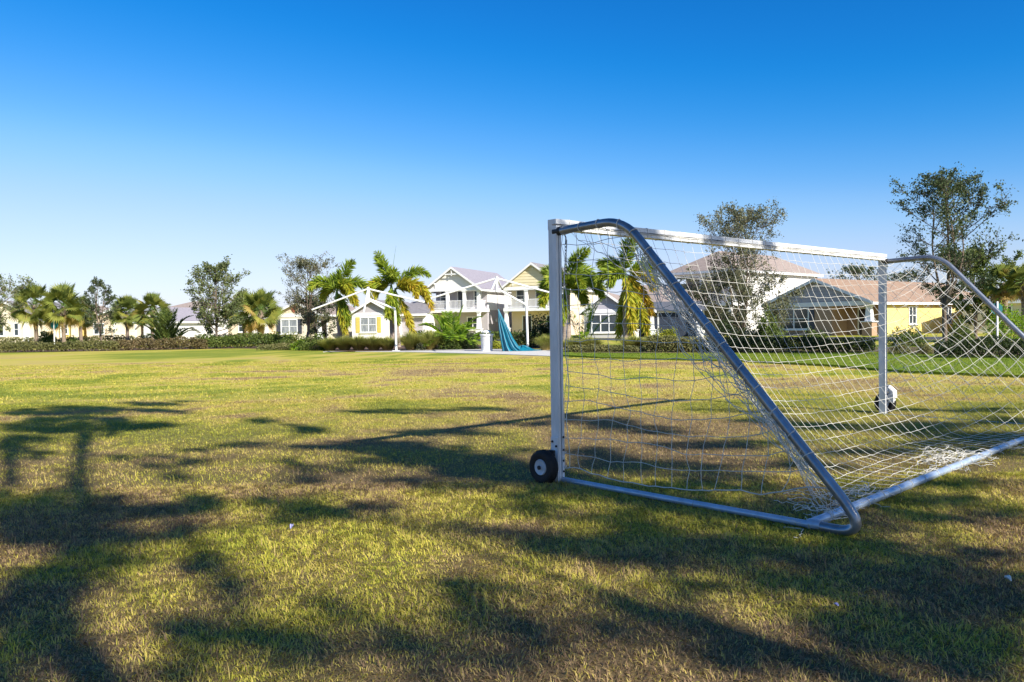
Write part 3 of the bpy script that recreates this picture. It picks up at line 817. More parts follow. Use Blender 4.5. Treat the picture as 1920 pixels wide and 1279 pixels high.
# --- low white house
h = House('low white house with mauve roof right of the peach one', 312, 97, 8, 3.0, 12); h.wm = W_['white']
h.box('wall', h.wm, -3.0, 0, 0, 12, 0, 2.6); h.gable_roof(-3.0, 0, 0, 12, 2.6, 4.0, R_['mauve'], gable=h.wm); h.win('front', .9, .9, 1.2, 1.2, 2, 2)
# --- two storey hip house
h = House('two storey white house with grey hip roof between the oaks', 392, 112, 0, 6.4, 9); h.wm = W_['white']
h.box('wall', h.wm, -6.4, 0, 0, 9, 0, 4.0); h.hip_roof(-6.4, 0, 0, 9, 4.1, 5.3, R_['taupe'])
h.win('front', 1.2, 2.9, .9, .8, 2, 1)
h.part('roof_slope', R_['mauve'], MB().slab([(-6.6, -4.2, 2.4), (.2, -4.2, 2.4), (.2, -.01, 3.4), (-6.6, -.01, 3.4)], .12))
h.box('wall', W_['white'], -6.2, -.1, -3.7, -.003, 0, 2.35)
h.garage('front', 3.2, .02, 2.4, 2.0, WP, n=3.7)
# --- pink house behind palms
h = House('pale pink house half hidden behind the middle fan palms', 505, 100, 10, 5.6, 10); h.wm = W_['peach']
h.box('wall', h.wm, -5.6, 0, 0, 10, 0, 2.5); h.hip_roof(-5.6, 0, 0, 10, 2.65, 4.1, R_['taupe']); h.win('front', 1.5, .9, 1.4, 1.2, 2, 2); h.garage('front', 3.4, .02, 1.9, 2.0, WP)
# --- beige gable house with round ornament
h = House('beige gable house with round red ornament and dark shutters', 601, 84, 12, 5.2, 12); h.wm = W_['beige']
h.box('wall', h.wm, -5.2, -1.9, 0, 12, 0, 2.7); h.box('wall', h.wm, -1.9, 0, 2.4, 12, 0, 2.7); h.box('lintel', WP, -5.25, 0, -.04, 2.39, 2.45, 2.78)
h.gable_roof(-5.2, 0, 0, 12, 2.78, 4.0, R_['taupe'], gable=W_['peach'])
h.win('front', .75, .75, 1.75, 1.35, 2, 2, shut=M['sh_dark'], pane='pane_curtain'); h.door('front', 3.9, .05, .9, 2.1, M['door_dark'], n=-2.4); h.column(-.3, .3, .9, 2.33, .2, .14, .9)
md = MB().lathe([(0, .36), (.05, .36), (.07, .30), (.07, .26), (.04, .24), (.04, .02)], (-2.9, -.002, 3.25), (0, -1, 0), 20); h.part('ornament', M['terracotta'], md)
# --- white house with yellow shutters
h = House('small white house with yellow window shutters behind the palms', 738, 84, 10, 4.6, 12); h.wm = W_['white']
h.box('wall', h.wm, -4.6, 0, 0, 12, 0, 2.75); h.gable_roof(-4.6, 0, 0, 12, 2.75, 4.05, R_['grey'], gable=W_['mauve']); h.box('lintel', WP, -4.62, .02, -.05, -.003, 2.45, 2.75)
h.win('front', 1.0, .75, 1.65, 1.45, 2, 2, shut=M['sh_yellow'], pane='pane_curtain')
h.box('wall', W_['white'], .003, 3.0, 1.6, 11, 0, 2.6); h.garage('front', 5.0, .02, 2.3, 2.1, W_['mauve'], n=-1.6)
h.part('roof_slope', R_['grey'], MB().slab([(.2, 1.0, 2.55), (3.4, 1.0, 2.55), (3.4, 6, 4.0), (.2, 6, 4.0)], .1))
h.part('fascia', WP, MB().box(.2, 3.4, .95, 1.0, 2.35, 2.57))


def balcony_house(label, px, Y, turn, w, L, wall, sidewall, lower, roof, gablem, ze=5.35, zr=7.55, zf=3.0, tri=True):
    h = House(label, px, Y, turn, w, L); h.wm = wall; D = 2.2
    h.box('wall', wall, -w, 0, D, L, zf, ze); h.box('wall', lower, -w, 0, D, L, 0, zf - .002)
    h.part('side_wall', sidewall, MB().box(-.02, .03, D + .02, L - .02, zf - .1, ze - .02))
    h.box('floor_band', WP, -w - .06, .08, -.06, D + .5, zf - .32, zf + .02)
    h.box('beam', WP, -w - .03, .05, -.04, D + .3, ze - .35, ze)
    h.gable_roof(-w, 0, 0, L, ze, zr, roof, gable=gablem, brackets=True)
    for x in (-w + .2, -w * .62, -w * .30, -.2):
        h.column(x, .2, zf + .02, ze - .47, .16, .16)
    for x in (-w + .2, -.2): h.column(x, .2, .9, zf - .44, .22, .15, .9)
    xs_ = (-w + .2, -w * .62, -w * .30, -.2)
    for a, b in zip(xs_[:-1], xs_[1:]): h.railing(a + .16, b - .16, .2, zf + .02)
    h.railing(.36, D, -.2, zf + .02, axis='y')
    h.door('front', w * .44, zf + .03, .95, 2.05, M['sh_dark'], n=-D); h.win('front', w * .76, zf + .8, .8, 1.2, 1, 2, n=-D)
    h.win('front', w * .10, zf + .8, .8, 1.2, 1, 2, n=-D)
    h.door('front', w * .20, .05, .95, 2.1, M['door_dark'], n=-D); h.win('front', w * .62, .8, 1.2, 1.3, 2, 2, n=-D)
    return h


h = balcony_house('white two storey house with white gable and upper balcony', 900, 86, 20, 6.2, 13, W_['mauve'], W_['white'], W_['mauve'], R_['mauve'], W_['white'])
h.part('truss', WP, MB().box(-3.9, -2.3, -.40, -.34, 6.75, 6.87).box(-3.15, -3.05, -.40, -.34, 6.62, 7.35))
for yy in (4.6, 5.3): h.part('wall_lamp', WP, MB().box(.031, .14, yy, yy + .2, 1.55, 1.95))
h.box('wall', W_['navy'], -8.2, -6.203, 2.8, 8, 0, 2.85)
h.part('roof_slope', R_['mauve'], MB().slab([(-8.7, 1.2, 2.75), (-6.25, 1.2, 2.75), (-6.25, 6, 4.1), (-8.7, 6, 4.1)], .1))
h = balcony_house('cream two storey house with gold shingle gable and balcony', 1056, 84, 22, 6.7, 17, W_['palecream'], W_['cream'], W_['peach'], R_['grey'], W_['gold'], ze=5.3, zr=7.75)
h.win('right', 12.0, 3.7, .7, 1.4, 1, 2)
# shingle courses on the gold gable
sg = MB(); n = 7
for k in range(n):
    z0 = 5.42 + k * (2.2 / n); f0 = 1 - (z0 - 5.3) / 2.45; hw = 3.35 * f0 - .12
    sg.box(-3.35 - hw, -3.35 + hw, -.05, -.003, z0, z0 + 2.2 / n - .05)
h.part('shingle_course', W_['gold'], sg)
# --- grey bungalow with navy garage
h = House('grey gabled bungalow with white portico and navy garage', 1180, 70, 14, 4.0, 12); h.wm = W_['grey']
h.box('wall', h.wm, -4.0, 0, 0, 10, 0, 2.5); h.gable_roof(-4.0, 0, 0, 10, 2.5, 3.95, R_['taupe'], gable=W_['slate'], brackets=True); h.box('lintel', WP, -4.03, .03, -.05, -.003, 2.2, 2.5)
h.win('front', .75, .55, 2.2, 1.45, 3, 2, shut=None, pane='pane')
h.box('wall', h.wm, .003, 1.9, 1.8, 10, 0, 2.5); h.door('front', 4.5, .05, .95, 2.1, M['door_dark'], n=-1.8); h.gable_roof(.2, 2.2, .1, 4, 2.35, 2.95, R_['taupe'], ov=.1, ovf=.1, gable=WP)
h.column(1.95, .4, .7, 2.2, .18, .13, .7); h.column(.45, .4, .7, 2.2, .18, .13, .7)
h.box('wall', W_['navy'], 1.903, 6.2, .9, 10, 0, 2.35); h.garage('front', 6.5, .02, 3.2, 2.1, W_['navy'], n=-.9)
h.part('roof_slope', R_['dark'], MB().slab([(1.8, .4, 2.35), (6.6, .4, 2.35), (6.6, 3.2, 3.15), (1.8, 3.2, 3.15)], .12))
h.part('roof_slope', R_['taupe'], MB().slab([(-.5, 3.1, 3.1), (6.6, 3.1, 3.1), (6.6, 8, 4.9), (-.5, 8, 4.9)], .12))
h.column(6.0, .3, .9, 2.2, .16, .12, .9)
# --- white two storey hip roof house
h = House('white two storey house with hip roof behind the big oak', 1372, 72, 46, 6.4, 17); h.wm = W_['white']; D = 2.4
h.box('wall', W_['mauve'], -6.4, 0, D, 17, 3.0, 5.8); h.box('wall', W_['grey'], -6.4, 0, D, 17, 0, 2.998); h.part('side_wall', W_['white'], MB().box(-.02, .04, D + .02, 16.98, 0, 5.78))
h.box('floor_band', WP, -6.46, .06, -.05, D + .4, 2.7, 3.02); h.box('beam', WP, -6.43, .05, -.04, D + .3, 5.4, 5.72)
h.hip_roof(-6.4, 0, 0, 17, 5.95, 8.0, R_['taupe'])
for x in (-6.2, -3.2, -.2): h.column(x, .2, 3.02, 5.28, .15, .15); h.column(x, .2, .9, 2.58, .2, .14, .9)
for a, b in ((-6.2, -3.2), (-3.2, -.2)): h.railing(a + .15, b - .15, .2, 3.02)
h.railing(.35, D, -.2, 3.02, axis='y'); h.railing(.35, D, -6.2, 3.02, axis='y')
h.win('right', 13.0, 3.4, .8, 1.5, 1, 2); h.win('right', 6.5, 3.4, .8, 1.5, 1, 2); h.win('right', 9.0, .9, 1.2, 1.4, 2, 2); h.win('front', 1.2, 3.8, 1.4, 1.2, 2, 2, n=-D)
# --- yellow house with brown roof
h = House('yellow house with brown roof and shaded grey front gable', 1634, 62, 52, 9.2, 22); h.wm = W_['yellow']
h.box('front_wall', W_['tan'], -9.2, -3.3, 0, 3, 0, 2.72); h.box('porch_wall', W_['tan'], -3.297, -.02, 2.4, 3, 0, 2.72); h.box('wall', h.wm, -9.2, 0, 3.003, 22, 0, 2.72)
h.part('side_wall', W_['yellow'], MB().box(-.015, .03, 2.38, 3.5, 0, 2.7))
h.box('beam', WP, -9.23, .05, -.06, .28, 2.38, 2.74)
h.gable_roof(-9.2, 0, 0, 22, 2.74, 4.6, R_['brown'], gable=W_['slate'], brackets=True)
for k in range(5):
    z0 = 2.80 + k * .28; hw = 4.6 * (1 - (z0 + .2 - 2.74) / 1.86)
    h.part('shingle_course', W_['slate'], MB().box(-4.6 - hw, -4.6 + hw, -.045, -.003, z0, z0 + .24))
h.win('front', 1.2, .60, 2.6, 1.62, 2, 2, shut=M['sh_dark'])
h.door('front', 6.9, .05, 1.0, 2.1, M['door_dark'], n=-2.4)
h.column(-.35, .35, 1.15, 2.26, .26, .18); h.box('plinth', W_['tan'], -.75, .05, -.05, .75, 0, 1.07); h.box('plinth_cap', WP, -.85, .15, -.15, .85, 1.07, 1.15)
h.win('right', 6.0, .9, 1.1, 1.3, 2, 2); h.win('right', 12.5, .9, 1.1, 1.3, 2, 2)
# --- far right roofs
h = House('beige bungalow with grey roof behind the right fan palms', 1925, 78, 40, 9, 14); h.wm = W_['beige']
h.box('wall', h.wm, -9, 0, 0, 14, 0, 2.4); h.hip_roof(-9, 0, 0, 14, 2.5, 4.3, R_['taupe']); h.win('front', 5, .9, 1.4, 1.2, 2, 2)
h = House('mauve house with pale roof at the far right behind the hedge', 2030, 60, 40, 8, 14); h.wm = W_['cream']
h.box('wall', h.wm, -8, 0, 0, 14, 0, 2.5); h.hip_roof(-8, 0, 0, 14, 2.6, 4.0, R_['grey']); h.win('front', 2, .9, 1.4, 1.2, 2, 2)

# ------------------------------------------------------------------ stripped cantilever shade frames
def shade(label, post_px, Y, base_y, apex, tips, hook):
    b = gx(post_px, Y); t = thing('shade_frame', label, 'shade frame', b, 0, 'stripped umbrella frames over the pad')
    loc = lambda p: np.asarray(p) - b
    ptop = loc(at(hook[0], hook[1], Y)); A = loc(at(apex[0], apex[1], Y - .9)); hub = A - np.array([0, 0, .62])
    pm = MB().tube([(0, 0, .02), ptop - np.array([0, 0, .12]), ptop + np.array([-.05, -.02, 0])], .062, 12); pm.build('post', WP, t, True)
    MB().box(-.2, .2, -.2, .2, .03, .055).build('base_plate', WP, t)
    MB().tube([ptop + np.array([.0, 0, -.03]), hub + np.array([.04, 0, .05])], .058, 12).build('arm', WP, t, True)
    MB().tube([hub - np.array([0, 0, .1]), A + np.array([0, 0, .08])], .075, 12).build('hub', WP, t, True)
    for (px, py, dy) in tips:
        MB().tube([A + np.array([0, 0, -.02]), loc(at(px, py, Y - .9 + dy))], .048, 10).build('rafter', WP, t, True)
    return t, A + b, hub + b


sA = shade('left bare white umbrella frame before the yellow shuttered house', 742, 44.2, 654, (690, 541), [(585, 581, .3), (796, 567, .2), (700, 560, 2.6), (682, 585, -2.6)], (740.5, 578))
sB = shade('right bare white umbrella frame with teal canvas hanging from it', 989, 41.8, 656, (931, 521), [(808, 559.5, .3), (1036, 550, .2), (941, 541, 2.6), (922, 543, -2.2)], (987, 571))
# teal canvas
tip = at(934, 581, 40.9); g0 = gx(945, 40.9)
cl = thing('canvas', 'teal canopy canvas slumped from the umbrella frame to the ground', 'canvas', g0)
lx = [0, .2, .45, .7, .9, 1.0]; lv_ = [934, 935, 936, 938, 940.5, 942]; rv = [935.5, 942, 951.5, 961, 972, 984]
V = []; nth, nvv = 72, 34; H0 = tip[2]
for j in range(nvv):
    f = j / (nvv - 1); xl = at(np.interp(f, lx, lv_), 600, 40.9)[0]; xr = at(np.interp(f, lx, rv), 600, 40.9)[0]
    for i in range(nth):
        a = 2 * PI * i / nth; fold = 1 + (.20 * math.sin(9 * a + 1.2 * f) + .10 * math.sin(17 * a + 2.5 * f + 1)) * min(1, f * 2.5 + .1)
        rx = (xr - xl) / 2; ry = .04 + .40 * f
        V.append(((xl + xr) / 2 + rx * math.cos(a) * (fold * .5 + .5) - g0[0] + .02 * math.sin(5 * f + a), ry * math.sin(a) * fold + .05 * f * math.sin(3 * a), .035 + H0 * (1 - f) * (1 + .0 * a)))
Fv = [(j * nth + i, j * nth + (i + 1) % nth, (j + 1) * nth + (i + 1) % nth, (j + 1) * nth + i) for j in range(nvv - 1) for i in range(nth)]
np_mesh('canvas_fall', V, [f[::-1] for f in Fv], M['teal'], cl, smooth=True)
V = []; nr_, na = 14, 80; rr = random.Random(4)
for j in range(nr_):
    f = j / (nr_ - 1)
    for i in range(na):
        a = 2 * PI * i / na; ex = 1 + .12 * math.sin(5 * a + 1) + .08 * math.sin(11 * a)
        x = .85 + math.cos(a) * .92 * f * ex; y = .02 + math.sin(a) * .48 * f * ex
        z = .034 + (1 - f ** 2) * (.16 + .06 * math.sin(6 * x + 2) + .05 * math.sin(9 * a + f * 4)) + .03 * (1 - f) * math.sin(14 * a)
        V.append((x, y, max(.034, z)))
Fv = [(j * na + i, j * na + (i + 1) % na, (j + 1) * na + (i + 1) % na, (j + 1) * na + i) for j in range(nr_ - 1) for i in range(na)]
np_mesh('canvas_heap', V, Fv, M['teal'], cl, smooth=True)
MB().tube([sB[2] - g0 + np.array([0, 0, -.05]), tip - g0 + np.array([-.02, 0, .45]), tip - g0 + np.array([0, 0, -.02])], .014, 6).build('rope', M['dark_steel'], cl)

# ------------------------------------------------------------------ litter bin
b = gx(912, 41.6)
t = thing('litter_bin', 'white slatted litter bin with domed lid beside the teal canvas', 'litter bin', b + np.array([0, 0, .03]))
mb = MB()
for k in range(28):
    a = 2 * PI * k / 28; c, s_ = math.cos(a), math.sin(a)
    pr = [(.27, .04), (.285, .45), (.30, .80)]
    for (r0, z0), (r1, z1) in zip(pr[:-1], pr[1:]):
        tx, ty = -s_ * .022, c * .022
        mb.add([(c * r0 - tx, s_ * r0 - ty, z0), (c * r0 + tx, s_ * r0 + ty, z0), (c * r1 + tx, s_ * r1 + ty, z1), (c * r1 - tx, s_ * r1 - ty, z1),
                (c * (r0 + .015) - tx, s_ * (r0 + .015) - ty, z0), (c * (r0 + .015) + tx, s_ * (r0 + .015) + ty, z0), (c * (r1 + .015) + tx, s_ * (r1 + .015) + ty, z1), (c * (r1 + .015) - tx, s_ * (r1 + .015) - ty, z1)],
               [(0, 1, 2, 3), (7, 6, 5, 4), (0, 4, 5, 1), (1, 5, 6, 2), (2, 6, 7, 3), (3, 7, 4, 0)])
mb.build('slats', WP, t)
MB().lathe([(0, .25), (.05, .26), (.82, .26), (.83, .2)], (0, 0, 0), (0, 0, 1), 24).build('liner', W_['grey'], t, True)
MB().lathe([(.78, .29), (.79, .345), (.86, .365), (.88, .35), (.88, .2)], (0, 0, 0), (0, 0, 1), 28).build('rim', WP, t, True)
MB().lathe([(0, .31), (.05, .31), (.06, .27)], (0, 0, 0), (0, 0, 1), 28).build('foot_ring', WP, t, True)
MB().lathe([(.96, .24), (.98, .245), (1.03, .20), (1.07, .11), (1.085, .02)], (0, 0, 0), (0, 0, 1), 28).build('lid', WP, t, True)
for a in (.5, 2.6, 4.7): MB().tube([(.2 * math.cos(a), .2 * math.sin(a), .86), (.2 * math.cos(a), .2 * math.sin(a), .98)], .02, 6).build('lid_support', WP, t)


# ------------------------------------------------------------------ road signs seen from behind
def sign(label, px, py, Y, r, base=0.0):
    b = gx(px, Y); c = at(px, py, Y); z = c[2]; t = thing('road_sign', label, 'road sign', (b[0], b[1], base))
    MB().box(-.03, .03, -.03, .03, 0, z + r + .05 - base).build('post', WP, t)
    pts = [(r * math.cos(PI / 8 + k * PI / 4), .035, z - base + r * math.sin(PI / 8 + k * PI / 4)) for k in range(8)]
    MB().prism(pts, (0, .012, 0)).build('plate', M['sign_green'], t)


sign('dark green octagonal sign back among the left fan palms', 101, 609, 66, .33)
sign('dark green octagonal sign back on a white post at far right', 1870, 579, 34, .26)
# litter on the grass
def scrap(label, px, py, sz, m, up):
    p = gnd(px, py, .03); t = np.linspace(0, 1, 7); V = []
    for i in range(7):
        for j in range(5):
            u, v = t[i] - .5, j / 4 - .5; wd = math.sin(PI * (.08 + .84 * t[i]))
            V.append((u * sz, v * sz * .6 * wd, .028 + up * (abs(v) * 1.4 * sz * wd + .25 * sz * u) + .004))
    Fa = [(i * 5 + j, (i + 1) * 5 + j, (i + 1) * 5 + j + 1, i * 5 + j + 1) for i in range(6) for j in range(4)]
    o = np_mesh('litter', V, Fa, m, smooth=True); o.location = (p[0], p[1], 0); o.rotation_euler = (0, 0, px * .37); tag(o, label, 'litter')
    md = o.modifiers.new('thick', 'SOLIDIFY'); md.thickness = .002


M['scrap'] = mat('scrap', (.74, .78, .76), .6, var=.05); M['scrap_blue'] = mat('scrap_blue', (.42, .42, .75), .5, var=.1)
scrap('curled white leaf lying on the shaded grass at right edge', 1890, 1087, .040, M['scrap'], .8)
scrap('small grey scrap in the dark grass below the goal corner', 1568, 1135, .026, M['scrap_blue'], .6)
scrap('tiny pale blue scrap on the sunny grass at left', 547, 990, .034, M['scrap_blue'], 1.2)
# ------------------------------------------------------------------ vegetation
def vegleaf(name, P, size, material, parent, rng, tint, aspect=.5, up=0.0, D=None):
    V, Fa = leaf_quads(P, size, rng, aspect, up, D)
    return np_mesh(name, V, Fa, material, parent, tint=np.repeat(np.clip(tint, 0, 1), 4))


def wob(p0, p1, n, amp, rng, lift=0.0):
    p0, p1 = np.asarray(p0, float), np.asarray(p1, float); pts = []
    off = rng.normal(0, amp, 3); ph = rng.uniform(0, 6)
    for f in np.linspace(0, 1, n):
        pts.append(p0 + (p1 - p0) * f + off * math.sin(PI * f) + np.array([0, 0, lift * math.sin(PI * f)]) + amp * .4 * math.sin(6 * f + ph) * np.array([1, -1, 0]) * f * (1 - f))
    return pts


def oak(label, px, Y, top, wpx, nleaf, lsz, mk, seed, lo=.28, r0=.10, sparse=1.0, base=0.0, prof='oval', lean=0.0, bare=0.0, low=0.0, groupn='oaks beyond the field'):
    rng = np.random.default_rng(seed); b = gx(px, Y); b[2] = base
    h = (at(px, top, Y)[2] - base) * .91; R = wpx / FPX * Y
    t = thing('oak_tree', label, 'tree', b, 0, groupn)
    fork = np.array([lean * h * .03 + rng.normal(0, .03), 0, h * lo * rng.uniform(.75, 1.0)])
    mb = MB().tube(wob((0, 0, -.05), fork, 7, .04, rng), [r0 * (1.12 - .3 * f) for f in np.linspace(0, 1, 7)], 9); leaders = []
    for q in range(4):
        a = q * 1.9 + rng.uniform(0, 1); sp = R * (.0 if q == 0 else rng.uniform(.22, .42)) * (1.3 if prof == 'vase' else .8)
        e = np.array([lean * h * .1 + math.cos(a) * sp, math.sin(a) * sp, h * (.95 if q == 0 else rng.uniform(.66, .9))])
        ld = wob(fork, e, 12, .035 * h, rng, 0.0); leaders.append(ld)
        mb.tube(ld, [r0 * (.72 if q == 0 else .5) * (1 - .9 * f) + .008 for f in np.linspace(0, 1, 12)], 7)
    mb.build('trunk', M['bark'], t, True)
    br = MB(); cl = []
    nl = int(34 * sparse)
    for k in range(nl):
        f = (k + rng.uniform(0, .8)) / nl; z = h * (lo + (.93 - lo) * f ** .9)
        cand = [ld for ld in leaders if ld[-1][2] > z * .98] or [leaders[0]]; tr = cand[int(rng.integers(len(cand)))]
        q = np.array([np.interp(z, [p[2] for p in tr], [p[c] for p in tr]) for c in range(3)])
        pr = {'oval': math.sin(PI * (.14 + .80 * f)) ** .75, 'vase': .35 + .65 * math.sin(PI * min(1, .15 + .62 * f)), 'cone': (1 - f) ** .8 * .95 + .10, 'low': (1 - f) ** .45 * .82 + .16}[prof]
        ln = R * pr * rng.uniform(.65, 1.12); az = k * 2.4 + rng.normal(0, .4); el = math.radians(rng.uniform(18, 40) + 30 * f)
        e = q + ln * np.array([math.cos(az), math.sin(az), math.tan(el) * .8])
        e[2] = min(e[2], h * rng.uniform(.97, 1.03))
        L = wob(q, e, 7, .06 * ln, rng, -.05 * ln); br.tube(L, [max(.006, r0 * .34 * (1 - f * .6) * (1 - .85 * g)) for g in np.linspace(0, 1, 7)], 5)
        ns = 7
        for s in range(ns):
            g = .30 + .7 * (s + rng.random()) / ns; i = min(5, int(g * 6)); p = np.asarray(L[i]) + (np.asarray(L[i + 1]) - L[i]) * (g * 6 - i)
            d = rng.normal(size=3); d[2] = abs(d[2]) * .7 + .1; d += .9 * (e - q) / np.linalg.norm(e - q); d /= np.linalg.norm(d)
            l2 = ln * rng.uniform(.22, .42) * (1.2 - .5 * g) + .12; e2 = p + d * l2
            br.tube([p, (p + e2) / 2 + rng.normal(0, .03 * l2, 3), e2], [.009, .007, .004], 4)
            for q2 in range(3):
                d3 = d + rng.normal(0, .7, 3); d3 /= np.linalg.norm(d3); l3 = l2 * rng.uniform(.4, .8); o = p + (e2 - p) * rng.uniform(.45, 1); e3 = o + d3 * l3
                br.tube([o, e3], [.005, .003], 3)
                if rng.random() > bare: cl.append((o, e3))
            cl.append(((p + e2) / 2, e2))
    br.build('branches', M['bark'], t)
    n = len(cl); idx = rng.integers(0, n, nleaf); A = np.array([c[0] for c in cl]); B = np.array([c[1] for c in cl])
    dens = rng.random(n) ** 1.2 * (1 + low * np.clip(1 - B[:, 2] / (h * .62), 0, 1))
    idx = rng.choice(n, nleaf, p=dens / dens.sum())
    P = A[idx] + (B[idx] - A[idx]) * rng.uniform(.1, 1.12, nleaf)[:, None] + rng.normal(0, .055 * R ** .5, (nleaf, 3))
    ct = rng.normal(.5, .18, n)
    vegleaf('crown', P, lsz, L_[mk], t, rng, ct[idx] + rng.normal(0, .16, nleaf), .55, .2)
    return t


def foxtail(label, px, Y, crown_py, fronds, seed, trunks=((0, 0),), lean=0.0, base=0.0, spear=False):
    """fronds: (start angle in the picture plane, length px, droop, tint, depth lean)"""
    rng = np.random.default_rng(seed); b = gx(px, Y); b[2] = base
    h = at(px, crown_py, Y)[2] - base; m = Y / FPX
    t = thing('foxtail_palm', label, 'palm', b, 0, 'feathery palms along the hedge')
    tops = []
    for ti, (dx, dh) in enumerate(trunks):
        c = np.array([lean + dx * .6, 0, h + dh]); tops.append(c)
        MB().tube(wob((dx, 0, -.05), c - np.array([0, 0, .55]), 10, .04, rng), [.16 - .05 * f + .03 * math.sin(PI * f) for f in np.linspace(0, 1, 10)], 10).build('trunk', M['palm_grey'], t, True)
        MB().tube([c - np.array([0, 0, .62]), c - np.array([0, 0, .3]), c + np.array([0, 0, .1])], [.13, .12, .05], 10).build('crownshaft', M['crownshaft'], t, True)
    for k, (ang, lpx, droop, tn, yd) in enumerate(fronds):
        c = tops[k % len(tops)]; a = math.radians(ang); ln = lpx * m * 1.12
        d = np.array([math.cos(a), yd, math.sin(a)]); d /= np.linalg.norm(d)
        pts = []; p = c.copy(); nst = 20
        for s in range(nst):
            pts.append(p.copy()); f = s / nst
            d = d + np.array([0, 0, -droop * (.02 + .17 * f)]); d /= np.linalg.norm(d); p = p + d * ln / nst
        pts = np.array(pts)
        ro = MB().tube(pts, [.026 * (1 - .8 * i / nst) for i in range(nst)], 5).build('frond', M['crownshaft'], t)
        nlf = 460; u = rng.uniform(.08, 1, nlf); ii = np.minimum((u * (nst - 1)).astype(int), nst - 2); fr_ = u * (nst - 1) - ii
        P = pts[ii] + (pts[ii + 1] - pts[ii]) * fr_[:, None]; T = pts[ii + 1] - pts[ii]; T /= np.linalg.norm(T, axis=1, keepdims=True)
        rnd = rng.normal(size=(nlf, 3)); Dn = rnd - T * np.sum(rnd * T, 1, keepdims=True); Dn /= np.linalg.norm(Dn, axis=1, keepdims=True)
        Dd = Dn * .8 + T * .8 + np.array([0, 0, -.40]); Dd /= np.linalg.norm(Dd, axis=1, keepdims=True)
        ll = .60 * (np.sin(PI * (.14 + .78 * u)) ** .6) * rng.uniform(.75, 1.2, nlf)
        tint = rng.normal(tn, .09, nlf) + .12 * (u - .5)
        vegleaf('leaflets', P + Dd * ll[:, None] * .5, ll, L_['palm'], ro, rng, tint, .15, D=Dd)
    if spear:
        c = tops[0]; MB().tube([c, c + np.array([.08, 0, .9]), c + np.array([.36, 0, 2.6])], [.03, .02, .006], 5).build('spear', M['crownshaft'], t)
    return t


def sabal(label, px, Y, crown_py, R_px, seed, dead=5, base=0.0, yellow=0.0, nfan=52):
    rng = np.random.default_rng(seed); b = gx(px, Y); b[2] = base
    h = at(px, crown_py, Y)[2] - base; R = R_px / FPX * Y
    t = thing('fan_palm', label, 'palm', b, 0, 'fan palms near the houses'); c = np.array([rng.normal(0, .1), 0, h])
    MB().tube(wob((0, 0, -.05), c, 9, .05, rng), [.19, .17, .16, .155, .155, .16, .17, .18, .14], 10).build('trunk', M['palm_bark'], t, True)
    bt = MB()
    for k in range(26):
        a = k * 2.4; z = h - .15 - .9 * (k / 26); bt.tube([c + np.array([math.cos(a) * .13, math.sin(a) * .13, z - h]), c + np.array([math.cos(a) * .32, math.sin(a) * .32, z - h + .28])], [.035, .012], 4)
    bt.build('leaf_bases', M['palm_bark'], t)
    V = []; tv = []; st = MB()
    for k in range(nfan + dead):
        old = k >= nfan; az = k * 2.4 + rng.normal(0, .3); f = k / nfan
        el = math.radians(84 - 128 * f + rng.normal(0, 10)) if not old else math.radians(rng.uniform(-75, -55))
        d = np.array([math.cos(az) * math.cos(el), math.sin(az) * math.cos(el), math.sin(el)]); pl = R * rng.uniform(.32, .62)
        o = c + d * .12; hub = o + d * pl; hub[2] -= .08 * pl; st.tube([o, hub], [.016, .010], 4)
        up = np.array([0, 0, 1.0]); s = np.cross(d, up); s /= np.linalg.norm(s) + 1e-6; nn = np.cross(s, d); ph = rng.uniform(-1.1, 1.1); s, nn = s * math.cos(ph) + nn * math.sin(ph), nn * math.cos(ph) - s * math.sin(ph); nseg = 17
        tn = rng.normal(.45, .13) + yellow * f if not old else rng.normal(.97, .03)
        for q in range(nseg):
            a = (q / (nseg - 1) - .5) * 3.2; ll = R * .50 * (1 - .22 * abs(a) / 1.9) * rng.uniform(.9, 1.1)
            dd = d * math.cos(a) + s * math.sin(a) + nn * .16 * abs(math.sin(a)); dd[2] -= .12; dd /= np.linalg.norm(dd)
            wv = np.cross(dd, nn); wv /= np.linalg.norm(wv) + 1e-6; wv *= .042 * R ** .4
            m = hub + dd * ll * .5; e = hub + dd * ll + np.array([0, 0, -.14 * ll])
            V += [hub, m + wv, e, m - wv]; tv += [tn + rng.normal(0, .05)] * 4
    st.build('petioles', M['crownshaft'], t)
    np_mesh('fans', V, np.arange(len(V)).reshape(-1, 4), L_['sabal'], t, tint=np.clip(tv, 0, 1)); return t


